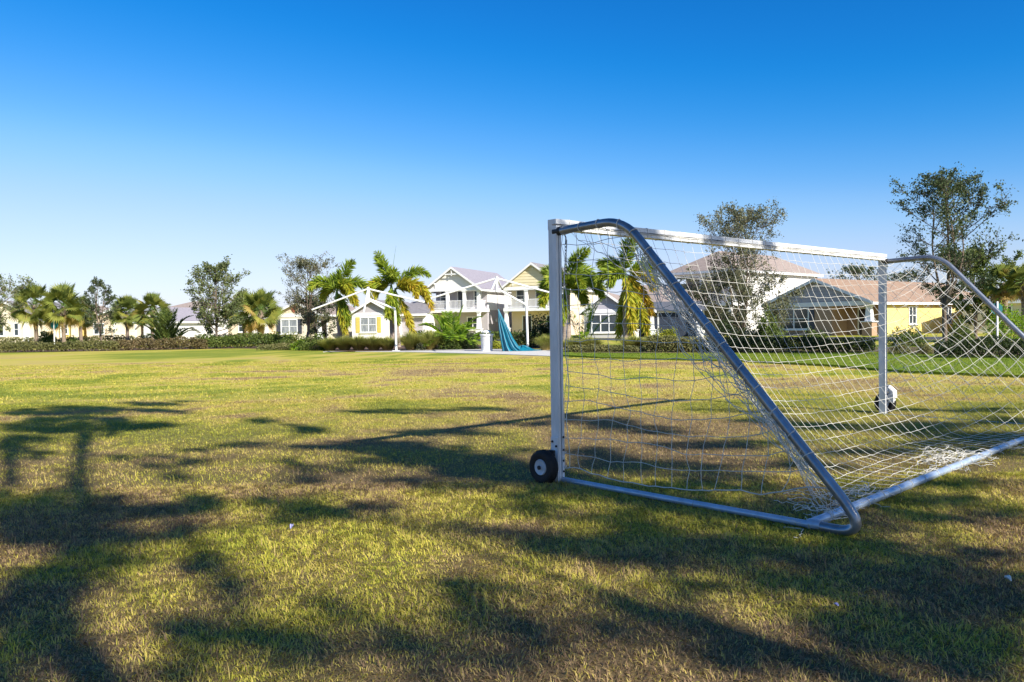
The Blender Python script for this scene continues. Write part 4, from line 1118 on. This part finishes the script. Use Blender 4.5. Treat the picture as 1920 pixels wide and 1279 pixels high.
def bush(label, px, Y, top_py, wpx, n, lsz, mk, seed, depth=1.0, base=0.0, name='shrub', cat='shrub', group=None, up=.3):
    rng = np.random.default_rng(seed); b = gx(px, Y); b[2] = base; h = at(px, top_py, Y)[2] - base; R = wpx / FPX * Y
    t = thing(name, label, cat, b, 0, group); u = rng.normal(size=(n, 3)); u /= np.linalg.norm(u, axis=1, keepdims=True); u[:, 2] = np.abs(u[:, 2])
    lob = 1 + .18 * np.sin(u[:, 0] * 5 + seed) + .16 * np.sin(u[:, 1] * 6 + u[:, 2] * 5 + seed * 2) + rng.normal(0, .07, n)
    r = rng.uniform(.25, 1, n) ** .35 * lob; P = u * r[:, None] * np.array([R, R * depth, h * .93]); P[:, 2] = np.maximum(P[:, 2], .02) + .02
    vegleaf('foliage', P, lsz, L_[mk], t, rng, .38 + .22 * (vnoise(P[:, 0] * 3, P[:, 2] * 3, .8)) + rng.normal(0, .15, n), .5, up)
    st = MB()
    for k in range(9):
        a = k * 2.4; st.tube([(.06 * math.cos(a), .06 * math.sin(a), -.03), (R * .35 * math.cos(a), R * depth * .35 * math.sin(a), h * .4), (R * .6 * math.cos(a + .3), R * depth * .6 * math.sin(a + .3), h * .72)], [.022, .014, .006], 4)
    st.build('stems', M['twig'], t); return t


def hedge(label, pts, top, n, lsz, mk, seed, depth=.9, base=0.0, rough=.25, name='hedge'):
    """pts: list of (px, depth Y); top: list of px heights"""
    rng = np.random.default_rng(seed); G = np.array([gx(p, Y) for p, Y in pts]); Hh = np.array([at(p, tp, Y)[2] - base for (p, Y), tp in zip(pts, top)])
    L = np.concatenate([[0], np.cumsum(np.linalg.norm(np.diff(G, axis=0), axis=1))]); c0 = G.mean(0); c0[2] = base
    t = thing(name, label, 'hedge', c0); s = rng.uniform(0, L[-1], n); x = np.interp(s, L, G[:, 0]); y = np.interp(s, L, G[:, 1]); hh = np.interp(s, L, Hh)
    hh = hh * (1 - rough + 1.6 * rough * vnoise(s, np.full(n, seed * 3.1), .8) + .5 * rough * vnoise(s, np.full(n, seed * 1.7), .3))
    v = rng.uniform(-1, 1, n); z = hh * (rng.random(n) ** .6) * np.sqrt(np.clip(1 - .75 * v * v, 0, 1))
    dv = np.gradient(G[:, :2], axis=0); tx = np.interp(s, L, dv[:, 0]); ty = np.interp(s, L, dv[:, 1]); q = np.hypot(tx, ty) + 1e-9
    P = np.stack([x - ty / q * v * depth / 2 - c0[0], y + tx / q * v * depth / 2 - c0[1], np.maximum(z, .01) + .02], -1)
    vegleaf('foliage', P, lsz, L_[mk], t, rng, .30 + .35 * vnoise(s, z * 2, .9) + rng.normal(0, .15, n), .5, .3)
    st = MB()
    for k in range(int(L[-1] / .6) + 1):
        s0 = min(L[-1], k * .6 + rng.uniform(0, .3)); o = np.array([np.interp(s0, L, G[:, 0]) - c0[0], np.interp(s0, L, G[:, 1]) - c0[1], -.03]); hz = np.interp(s0, L, Hh)
        for e in range(3): st.tube([o, o + np.array([rng.normal(0, .12), rng.normal(0, .12), hz * .4]), o + np.array([rng.normal(0, .25), rng.normal(0, .2), hz * .72])], [.016, .011, .005], 3)
    st.build('stems', M['twig'], t); return t


def clump(label, px, Y, top_py, wpx, n, seed, mk='reed', base=0.0, wdt=.022, name='ornamental_grass'):
    rng = np.random.default_rng(seed); b = gx(px, Y); b[2] = base; h = at(px, top_py, Y)[2] - base; R = wpx / FPX * Y
    t = thing(name, label, 'ornamental grass', b, 0, 'grass clumps along the bed'); V = []; Fa = []; tv = []
    for k in range(n):
        a = rng.uniform(0, 6.283); r = rng.random() ** .6; d = np.array([math.cos(a), math.sin(a), 0]); o = d * r * R * .25
        hh = h * rng.uniform(.6, 1.08); e = d * R * r * rng.uniform(.7, 1.15); i0 = len(V); s = np.array([-d[1], d[0], 0]) * wdt / 2
        for f, wf in ((0, .8), (.4, 1), (.75, .8), (1, .1)):
            p = o + e * f ** 1.6 + np.array([0, 0, hh * (1.25 * f - .42 * f ** 3 * r - .1 * f)]); V += [p - s * wf, p + s * wf]
        tb = rng.uniform(.35, 1); tv += [.05 if rng.random() < .5 else .25, .1, tb * .6, tb * .6, tb, tb, tb, tb]
        Fa += [(i0 + 2 * q, i0 + 2 * q + 1, i0 + 2 * q + 3, i0 + 2 * q + 2) for q in range(3)]
    np_mesh('blades', V, Fa, L_[mk], t, tint=tv); return t


# ---- oaks
oak('oak cut by the left edge of the picture', -14, 57, 512, 58, 5200, .15, 'oak', 11, lo=.2, r0=.11)
oak('slender dark oak between the left fan palms', 188, 58, 511, 34, 4200, .13, 'oak_dark', 12, lo=.18, r0=.075, prof='cone', sparse=.8)
oak('broad olive oak left of the beige house', 402, 57, 482, 60, 10500, .15, 'oak', 13, lo=.12, r0=.11, lean=.4, low=3.0, prof='low', sparse=1.3)
oak('grey thinly leaved oak beside the beige house', 577, 56, 474, 58, 7500, .11, 'oak_grey', 14, lo=.2, r0=.11, bare=.35)
oak('dark low oak growing before the beige house corner', 592, 58, 556, 46, 4200, .15, 'oak_dark', 21, lo=.15, r0=.07, sparse=.7)
oak('large thinly leaved oak seen through the goal net', 1392, 40, 372, 100, 24000, .105, 'oak_grey', 15, lo=.06, r0=.08, base=0, bare=.12, prof='low', sparse=1.8, low=5)
oak('tall open oak right of the far goal post', 1771, 28.5, 302, 84, 13000, .090, 'oak_dark', 16, lo=.30, r0=.085, base=LZ, prof='oval', sparse=1.3)
oak('dense green oak behind the tall open oak', 1828, 46, 460, 60, 12000, .15, 'hedge', 17, lo=.15, r0=.12)
oak('far oak showing above the brown roof', 1612, 100, 492, 46, 3400, .24, 'oak_dark', 18, lo=.3, r0=.16)
oak('farther small oak above the brown roof by the far post', 1690, 104, 505, 34, 2200, .24, 'oak_dark', 19, lo=.3, r0=.14)
# ---- feather palms
foxtail('palm with bent trunk left of the left umbrella frame', 640, 52, 546, [(128, 58, 1.35, .45, -.2), (72, 62, .55, .42, .1), (46, 68, 1.3, .42, .1), (55, 62, 1.7, .62, -.6), (20, 56, 1.5, .70, -.5), (-60, 66, .6, .5, -.3), (-74, 78, .4, .66, -.2), (142, 46, 1.6, .58, .5), (100, 46, .8, .4, .6)], 31, lean=-.25)
foxtail('double trunked palm with yellow drooping fronds by the umbrella frame', 735, 52, 536, [(108, 66, .35, .42, .1), (60, 78, 1.2, .42, .1), (142, 55, 1.5, .58, -.3), (35, 84, 1.5, .72, -.3), (165, 46, 1.5, .66, .2), (18, 86, 1.4, .78, -.1), (-75, 72, .4, .48, -.4), (-62, 100, .45, .78, -.2), (80, 42, .8, .45, -.6), (48, 70, 1.8, .76, -.5), (-95, 60, .4, .5, -.5)], 33, trunks=((0, 0), (.42, -.25)), spear=True)
foxtail('palm seen just right of the near goal post', 1066, 44, 532, [(150, 58, 1.2, .45, 0), (112, 62, .9, .40, .3), (76, 74, .9, .42, -.2), (42, 88, 1.2, .46, .2), (24, 76, 1.3, .42, -.3), (165, 60, 1.4, .56, -.4), (-20, 50, 1, .5, .3), (60, 62, 1.5, .5, -.6), (130, 58, 1.4, .5, -.5), (-100, 62, .4, .5, -.3), (55, 80, 1.0, .4, .5)], 35, trunks=((0, 0), (-.30, -.3)))
foxtail('palm with yellow fronds behind the slanting goal tube', 1172, 42.5, 510, [(160, 62, 1.2, .45, 0), (122, 66, 1, .42, .2), (85, 70, .8, .4, -.2), (50, 76, 1.2, .46, 0), (20, 72, 1.4, .52, -.2), (-70, 118, .3, .68, -.3), (-85, 122, .3, .72, -.5), (-100, 110, .3, .62, .2), (-45, 90, .6, .86, -.1), (30, 62, 1.6, .78, -.4), (-80, 100, .3, .66, -.2), (140, 55, 1.6, .5, -.5)], 38, trunks=((0, 0), (.30, -.3)))
# ---- fan palms
sabal('leftmost fan palm beside the octagonal sign', 68, 68, 572, 46, 41, dead=3, yellow=0.14)
sabal('fan palm standing right of the octagonal sign', 119, 67, 575, 49, 42, dead=4, yellow=0.17)
sabal('short olive fan palm behind the slender oak', 152, 74, 585, 34, 47, dead=2, yellow=0.14)
sabal('small fan palm before the peach house', 238, 76, 585, 34, 43, dead=1, yellow=0.08)
sabal('bright yellow green fan palm before the low white house', 284, 72, 582, 36, 44, dead=1, yellow=0.25)
sabal('left one of the two fan palms beside the beige house', 459, 70, 584, 42, 45, dead=2, yellow=0.17)
sabal('right one of the two fan palms beside the beige house', 490, 66, 582, 46, 46, dead=5, yellow=0.17)
sabal('left fan palm in the right corner behind the sign', 1882, 44, 530, 40, 48, dead=3, yellow=0.19)
sabal('fan palm cut by the right picture edge', 1918, 42, 528, 36, 49, dead=2, yellow=0.11)
# ---- hedges along the far edge
hedge('low dull green hedge at the far left', [(-40, 54.5), (60, 54.2), (150, 54.2), (222, 54.4)], [642, 641, 641, 642], 5200, .15, 'olive', 51, .9)
hedge('reddish brown low hedge left of the broad oak', [(205, 54.8), (280, 55), (345, 55), (385, 55)], [637, 635, 634, 636], 5200, .14, 'brown', 52, .9)
hedge('green hedge below the fan palms', [(365, 56), (430, 56), (500, 56), (545, 55)], [630, 627, 627, 630], 6000, .15, 'hedge', 53, 1.1)
hedge('spreading groundcover mat before the green hedge', [(492, 50.5), (530, 50), (566, 49.5)], [648, 646, 648], 2600, .12, 'olive', 54, 1.4, rough=.4)
bush('yellow green shrub under the beige house window', 532, 62, 622, 30, 1500, .16, 'yellow', 55)
bush('rounded green shrub before the grey oak', 588, 48.5, 627, 27, 2200, .13, 'hedge', 56)
bush('small bright shrub beside the rounded green one', 562, 49, 636, 16, 900, .12, 'lime', 57)
for i, (px, tp, wv, Y) in enumerate([(618, 633, 22, 47.5), (645, 630, 24, 47.3), (672, 629, 24, 47.0), (700, 630, 24, 46.8), (726, 632, 22, 46.6)]):
    clump(['leftmost grass clump of the row below the yellow shutters', 'second grass clump from the left below the yellow shutters', 'middle grass clump of the row below the yellow shutters', 'fourth grass clump from the left below the yellow shutters', 'last grass clump beside the left umbrella post'][i], px, Y, tp, wv + 10, 1300, 60 + i)
clump('tall arching grass clump right of the left umbrella post', 770, 45.6, 622, 32, 1100, 66)
clump('tall arching grass clump with straw base left of the lime palm', 806, 45.2, 620, 34, 1100, 67)
bush('bluish succulent rosette between two grass clumps', 789, 45.0, 643, 9, 260, .2, 'oak_grey', 68)
bush('glossy green shrub under the lime palm', 846, 45.4, 628, 26, 1800, .13, 'hedge', 69)
bush('dark round shrub left of the litter bin', 880, 45.2, 630, 18, 1300, .12, 'hedge_dark', 70)
bush('small yellow shrub between litter bin and canvas', 929, 45.0, 640, 11, 500, .12, 'yellow', 71)


def areca(label, px, Y, top_py, wpx, seed, mk='lime', n=13, base=0.0):
    rng = np.random.default_rng(seed); b = gx(px, Y); b[2] = base; h = at(px, top_py, Y)[2] - base; R = wpx / FPX * Y
    t = thing('clump_palm', label, 'palm', b, 0)
    for k in range(n):
        az = k * 2.4 + rng.normal(0, .2); el = math.radians(rng.uniform(30, 86)); d = np.array([math.cos(az) * math.cos(el), math.sin(az) * math.cos(el), math.sin(el)])
        p = np.array([math.cos(az) * .12, math.sin(az) * .12, 0]); pts = []; nst = 16; ln = 1.25 * math.hypot(h, R * .6)
        for s in range(nst):
            pts.append(p.copy()); f = s / nst; d = d + np.array([0, 0, -.23 * f ** 1.1]); d /= np.linalg.norm(d); p = p + d * ln / nst
        pts = np.array(pts); ro = MB().tube(pts, [.02 * (1 - .8 * i / nst) for i in range(nst)], 4).build('frond', M['crownshaft'], t)
        nl = 84; u = np.linspace(.22, 1, nl); ii = np.minimum((u * (nst - 1)).astype(int), nst - 2); P = pts[ii] + (pts[ii + 1] - pts[ii]) * (u * (nst - 1) - ii)[:, None]
        T = pts[ii + 1] - pts[ii]; T /= np.linalg.norm(T, axis=1, keepdims=True); S_ = np.cross(T, [0, 0, 1.0]); S_ /= np.linalg.norm(S_, axis=1, keepdims=True) + 1e-6
        sg = np.where(np.arange(nl) % 2, 1, -1)[:, None]; Dd = S_ * sg * .9 + T * .6 + np.array([0, 0, .12]); Dd /= np.linalg.norm(Dd, axis=1, keepdims=True)
        ll = R * .46 * np.sin(PI * (.2 + .72 * u)) ** .7; vegleaf('leaflets', P + Dd * ll[:, None] * .5, ll, L_[mk], ro, rng, rng.normal(.5, .18, nl), .11, D=Dd)
    return t


areca('lime green clump palm left of the litter bin', 850, 46.5, 590, 44, 72, n=24)
areca('dark green clump palm before the low white house', 312, 60, 592, 40, 73, mk='hedge', n=16)
bush('tall dark shrub behind the right umbrella post', 1024, 47, 588, 34, 3000, .15, 'hedge_dark', 74)
bush('dark shrub right of the teal canvas', 975, 46, 620, 22, 1500, .13, 'hedge_dark', 75)
clump('fine grass clump just left of the near goal post', 1022, 41.5, 628, 28, 1000, 76)
areca('small lime palm behind the near goal post', 1092, 45, 570, 30, 77, n=10)
for i, (px, Y, tp, wv) in enumerate([(1070, 40.0, 634, 22), (1105, 39.6, 632, 22), (1188, 39.2, 630, 24), (1224, 38.6, 630, 24), (1262, 38.0, 632, 22)]):
    clump(['grass clump right behind the near goal post', 'grass clump below the grey bungalow window', 'grass clump at the foot of the yellow fronded palm', 'grass clump under the white portico', 'grass clump before the navy garage'][i], px, Y, tp, wv + 10, 1300, 80 + i)
hedge('spreading low groundcover seen through the side net', [(1062, 37.6), (1110, 37.2), (1160, 36.8), (1205, 36.2)], [650, 648, 650, 652], 4200, .11, 'olive', 86, 1.2, rough=.4)
bush('lime shrub beside the navy garage', 1250, 50, 615, 22, 1400, .14, 'yellow', 87)
hedge('loose hedge under the slanting goal tube', [(1215, 36), (1260, 35.4), (1310, 34.8), (1340, 34.4)], [634, 632, 632, 634], 4200, .11, 'olive', 88, 1.0, rough=.35, base=LZ)
hedge('dark clipped hedge behind the goal net', [(1325, 34.4), (1400, 33.8), (1480, 33.2), (1560, 32.6), (1640, 32)], [630, 634, 632, 633, 636], 9500, .10, 'hedge_dark', 89, 1.1, rough=.22, base=LZ)
bush('tall glossy shrub left of the yellow house window', 1440, 36.5, 590, 36, 4200, .12, 'hedge', 90, base=0)
bush('broad dark shrub beside the large oak trunk', 1370, 36.8, 604, 38, 3600, .12, 'hedge_dark', 91, base=0)
bush('green shrub under the yellow house window', 1530, 36, 618, 24, 1900, .11, 'hedge', 92, base=0)
bush('leafy shrub under the yellow wall window', 1702, 38, 612, 28, 2400, .11, 'hedge', 93, base=0)
bush('small thin shrub on the lawn by the far post', 1690, 30.2, 642, 18, 700, .08, 'olive', 94, base=LZ)
bush('small thin shrub left of the tall open oak', 1733, 29.6, 645, 15, 600, .08, 'olive', 95, base=LZ)
bush('bushy shrub before the yellow wall right of the oak', 1800, 36, 606, 30, 2600, .11, 'hedge', 96, base=0)
hedge('dark hedge at the right edge behind the net', [(1752, 27.4), (1810, 27.0), (1870, 26.6), (1940, 26.2), (2010, 25.8)], [634, 636, 634, 634, 634], 8000, .085, 'hedge_dark', 97, 1.0, rough=.25, base=LZ)
bush('bright green bush below the right octagonal sign', 1895, 40, 572, 40, 3200, .12, 'lime', 98, base=0)
hedge('clipped hedge before the yellow bungalow', [(76, 72), (100, 72)], [624, 624], 1400, .16, 'hedge', 99, .9)
bush('round clipped bush right of the sign post', 133, 70, 630, 14, 900, .16, 'hedge', 100)
hedge('green planting strip along the house fronts', [(395, 74), (460, 74), (520, 72)], [626, 626, 628], 2600, .18, 'hedge', 101, 1.0)
hedge('street side shrubs before the two storey houses', [(770, 70), (840, 68), (900, 66), (990, 64), (1060, 62)], [622, 620, 622, 620, 622], 5200, .18, 'hedge', 102, 1.1)
hedge('street side shrubs before the far left houses', [(-60, 78), (60, 78), (160, 78), (260, 77), (330, 76)], [634, 633, 632, 630, 630], 5200, .2, 'olive', 103, 1.1)

# distant wood closing the horizon behind the houses
rng = np.random.default_rng(200); n = 26000
s = rng.uniform(-150, 150, n); y = 190 + rng.uniform(-9, 9, n) - .0009 * s * s; hh = 3.8 + 1.6 * vnoise(s, y * 0 + 3, 7) + 1.0 * vnoise(s, y * 0 + 9, 2.5)
P = np.stack([s, y, hh * rng.random(n) ** .6 + .2], -1)
o = vegleaf('distant_wood', P, .7, L_['oak_dark'], None, rng, rng.normal(.45, .2, n), .7); tag(o, 'dark far line of woods behind the houses', 'woods', kind='stuff')

# ------------------------------------------------------------------ trees behind and right of the camera that shade the field
COT = 1 / math.tan(SUN_EL)


def inview(Q):
    Q = Q - CAM; w_ = Q @ FW; return (w_ > .1) & (np.abs(Q @ RT) < w_ * .69) & (np.abs(Q @ UP) < w_ * .48)


# dark patches of their shade on the grass: picture column, row, half sizes, weight
SHADE = {
    'A': [(150, 930, 26, 30, 1.2), (168, 1045, 42, 34, 1.0), (112, 1095, 50, 44, 1.1), (95, 1160, 46, 40, 1.0), (205, 805, 30, 10, .9), (110, 808, 34, 9, .9), (50, 1215, 85, 95, 1.3), (60, 1120, 60, 60, 1.1), (40, 960, 70, 34, 1.2), (140, 955, 90, 26, 1.2), (250, 962, 90, 20, 1.1), (350, 942, 60, 16, .9), (100, 1010, 110, 22, 1.1), (230, 1010, 70, 16, .9),
          (152, 885, 16, 48, 1.4), (158, 820, 14, 28, 1.2), (120, 790, 60, 7, 1), (60, 772, 60, 6, 1), (200, 768, 90, 7, 1), (300, 756, 60, 4, .7), (270, 798, 60, 7, 1), (60, 800, 60, 7, .9), (190, 790, 40, 8, .9), (320, 772, 40, 4, .7),
          (15, 860, 18, 40, 1), (40, 830, 40, 12, .7), (380, 1060, 34, 30, .9), (440, 1110, 40, 26, .9), (340, 1000, 60, 14, .7), (330, 870, 60, 8, .6), (260, 860, 50, 7, .5), (500, 1205, 100, 34, .8), (400, 1190, 80, 24, .6), (575, 1240, 60, 36, .8), (340, 1260, 60, 20, .5), (500, 940, 40, 9, .6), (560, 962, 60, 16, .9), (640, 965, 50, 12, .7)],
    'B': [(600, 840, 90, 6, 1), (480, 835, 60, 5, .6), (580, 805, 40, 8, .8), (490, 790, 28, 5, .7), (740, 836, 80, 7, 1), (850, 812, 90, 5, .8), (780, 772, 100, 4, .7), (900, 768, 50, 4, .6), (820, 862, 60, 7, .8), (880, 880, 70, 14, 1), (950, 888, 50, 10, 1), (860, 912, 70, 9, .9), (700, 868, 60, 6, .7), (620, 880, 60, 7, .6), (760, 900, 50, 8, .6),
          (700, 960, 50, 14, .8), (820, 985, 60, 10, .6), (1000, 955, 60, 9, .8), (980, 1008, 60, 14, 1.1), (1080, 1015, 90, 22, 1.2), (1200, 1020, 110, 30, 1.3), (1330, 1045, 120, 32, 1.2), (1130, 975, 70, 10, .6), (1450, 1085, 110, 34, 1.0), (850, 1112, 44, 26, 1), (890, 1155, 80, 22, 1), (700, 1170, 70, 20, .6), (980, 1180, 60, 14, .5), (1160, 1128, 50, 10, .7), (1230, 1160, 60, 14, .5), (1340, 1215, 70, 14, .6), (1450, 1250, 90, 16, .6), (780, 1215, 70, 16, .5), (620, 1130, 50, 14, .4)],
    'C': [(1600, 1090, 110, 36, 1.2), (1720, 1130, 120, 48, 1.3), (1840, 1170, 110, 60, 1.3), (1900, 1110, 60, 40, 1), (1560, 1160, 90, 30, 1), (1700, 1210, 110, 32, 1.0), (1860, 1250, 90, 30, 1), (1600, 1020, 70, 12, .8), (1720, 1050, 90, 16, .9), (1860, 1040, 80, 14, .8), (1880, 960, 60, 12, .9), (1760, 975, 70, 9, .6),
          (1450, 955, 70, 18, .8), (1350, 915, 100, 12, .8), (1480, 1040, 60, 14, .7)],
    'D': [(1120, 790, 70, 7, 1), (1200, 806, 100, 6, .9), (1140, 850, 70, 10, .9), (1100, 870, 60, 10, .8), (1330, 832, 100, 8, .9), (1230, 872, 120, 10, .9), (1300, 885, 110, 10, .9), (1480, 790, 90, 6, .8), (1380, 770, 70, 4, .6), (1560, 800, 70, 6, .7), (1700, 800, 100, 9, 1), (1800, 822, 110, 12, 1), (1880, 790, 60, 7, .9), (1640, 850, 80, 8, .8), (1520, 872, 80, 8, .7), (1740, 770, 70, 3, .5), (1860, 770, 60, 4, .6), (1800, 905, 90, 8, .7), (1000, 795, 40, 4, .5)],
}
TREES = {'A': ((3.0, -2.4), 'shade oak just behind the camera casting the left shadows', 7.2), 'B': ((6.4, -2.6), 'shade oak to the right behind casting the middle shadows', 7.8),
         'C': ((8.6, -2.2), 'low shade oak at the right casting the dark corner shadow', 6.0), 'D': ((11.6, 3.2), 'shade oak off to the right shading the goal', 7.6)}
_rs = np.random.default_rng(909)
for _ in range(60):     # scattered thin sprays between the main boughs
    x_, y_ = _rs.uniform(0, 1920), 840 + 430 * _rs.random() ** 1.2; k_ = 'A' if x_ < 560 else 'B' if x_ < 1250 else 'C' if y_ > 930 else 'D'; f_ = (y_ - 600) / 680
    SHADE[k_].append((x_, y_, _rs.uniform(30, 90) * f_, _rs.uniform(9, 26) * f_, _rs.uniform(.25, .6)))
for key, blobs in SHADE.items():
    (bx, by), label, zc = TREES[key]; rng = np.random.default_rng(ord(key)); b = np.array([bx, by, 0.0])
    t = thing('oak_tree', label, 'tree', b, 0, 'oaks behind the camera'); C = []; P = []; T = []
    for (px, py, rx, ry, wt_) in blobs:
        rx *= 1.08; ry *= 1.08
        cpt = gnd(px, py); ex = gnd(px + rx, py); ey0 = gnd(px, py - ry); ey1 = gnd(px, py + ry)
        area = PI * np.linalg.norm(ex - cpt) * np.linalg.norm(ey0 - ey1) / 2
        z0 = zc + rng.uniform(-1.3, 1.3); n = int(np.clip(area * 1000 * wt_, 60, 4500))
        kc = rng.uniform(-.95, .95, (9, 2)); kc = kc[(kc ** 2).sum(1) < 1.1]; u = kc[rng.integers(len(kc), size=n)] + rng.normal(0, .27, (n, 2))
        gp = np.array([gnd(px + a * rx, py + c * ry) for a, c in u]); zz = z0 + rng.normal(0, .35, n)
        P.append(np.stack([gp[:, 0] + SH[0] * COT * zz - bx, gp[:, 1] + SH[1] * COT * zz - by, zz], -1))
        C.append(np.array([cpt[0] + SH[0] * COT * z0 - bx, cpt[1] + SH[1] * COT * z0 - by, z0])); T.append(np.full(n, rng.normal(.5, .15)))
    if key == 'C':      # clumps whose shade reaches the near end of the goal
        gm = lambda t_, z_, x_=0.0: GN + E1 * x_ + np.array([E1[1], -E1[0], 0]) * t_ + np.array([0, 0, z_])
        for (t_, z_, rr_, n_, *x_) in [(.06, 2.4, .10, 150, 1.0), (.06, 2.4, .10, 150, 1.25), (.06, 2.4, .09, 120, 2.5), (.06, 2.4, .08, 110, 3.7), (2.45, .05, .2, 380, .4), (2.45, .05, .2, 380, .95), (2.43, .05, .18, 320, 1.45), (2.38, .05, .2, 340, 4.4), (2.36, .05, .2, 340, 5.1), (.25, 2.2, .22, 420), (.75, 2.25, .22, 420), (1.15, 2.0, .22, 460), (1.45, 1.65, .22, 460), (1.8, 1.3, .22, 460), (2.2, .85, .18, 300), (.5, 1.6, .25, 420), (.9, 1.2, .25, 420), (.3, 1.1, .25, 380), (1.3, .9, .22, 320), (2.65, .2, .16, 240), *[(float(tube_at(s_)[0]), float(tube_at(s_)[1]), .11, 210) for s_ in np.arange(.9, 3.3, .16)], *[(tt_, zz_, .19, 330) for tt_ in (.25, .65, 1.05, 1.45) for zz_ in (.75, 1.15, 1.55, 1.9) if zz_ < 2.7 - .75 * tt_], (1.6, .1, .3, 500), (.7, .15, .25, 300), (2.2, .1, .2, 260), (.0, 1.7, .15, 200), (.1, .6, .15, 200)]:
            o_ = gm(t_, z_, x_[0] if x_ else 0.0); z0 = zc + rng.uniform(-1, 1.2); cp = o_ + SUN * ((z0 - z_) / SUN[2]); C.append(cp - b)
            q_ = np.clip(rng.normal(0, rr_, (n_, 3)), -2.2 * rr_, 2.2 * rr_) + SUN * rng.normal(0, .4, (n_, 1)); P.append(cp - b + q_); T.append(np.full(n_, rng.normal(.5, .15)))
    C = np.array(C); P = np.concatenate(P); T = np.concatenate(T)
    top = np.array([C[:, 0].mean() * .15, C[:, 1].mean() * .15, zc - 2.2])
    MB().tube(wob((0, 0, -.1), top, 12, .10, rng), [.19 - .07 * f for f in np.linspace(0, 1, 12)], 10).build('trunk', M['bark'], t, True)
    br = MB(); order = np.argsort(np.linalg.norm(C - top, axis=1)); done = [top]
    for i in order:
        j = int(np.argmin([np.linalg.norm(C[i] - d) + .25 * np.linalg.norm(d - top) for d in done])); src = done[j]
        if inview(C[i][None] + b)[0] or inview((C[i] + src)[None] / 2 + b)[0]: continue
        L = wob(src, C[i], 7, .07 * np.linalg.norm(C[i] - src), rng, -.05)
        r1 = .050 if j == 0 else .030
        br.tube(L, [r1 * (1 - f) + .008 for f in np.linspace(0, 1, 7)], 6); done.append(C[i])
        for q in range(6):
            d = rng.normal(0, .45, 3)
            if inview((C[i] + d + b)[None])[0]: continue
            br.tube([C[i], C[i] + d * .5 + rng.normal(0, .04, 3), C[i] + d], [.009, .006, .003], 4)
    br.build('branches', M['bark'], t)
    inv = inview(P + b); P, T = P[~inv], T[~inv]   # the photograph shows none of these leaves
    vegleaf('crown', P, .115, L_['oak'], t, rng, T + rng.normal(0, .15, len(P)), .6, .1)
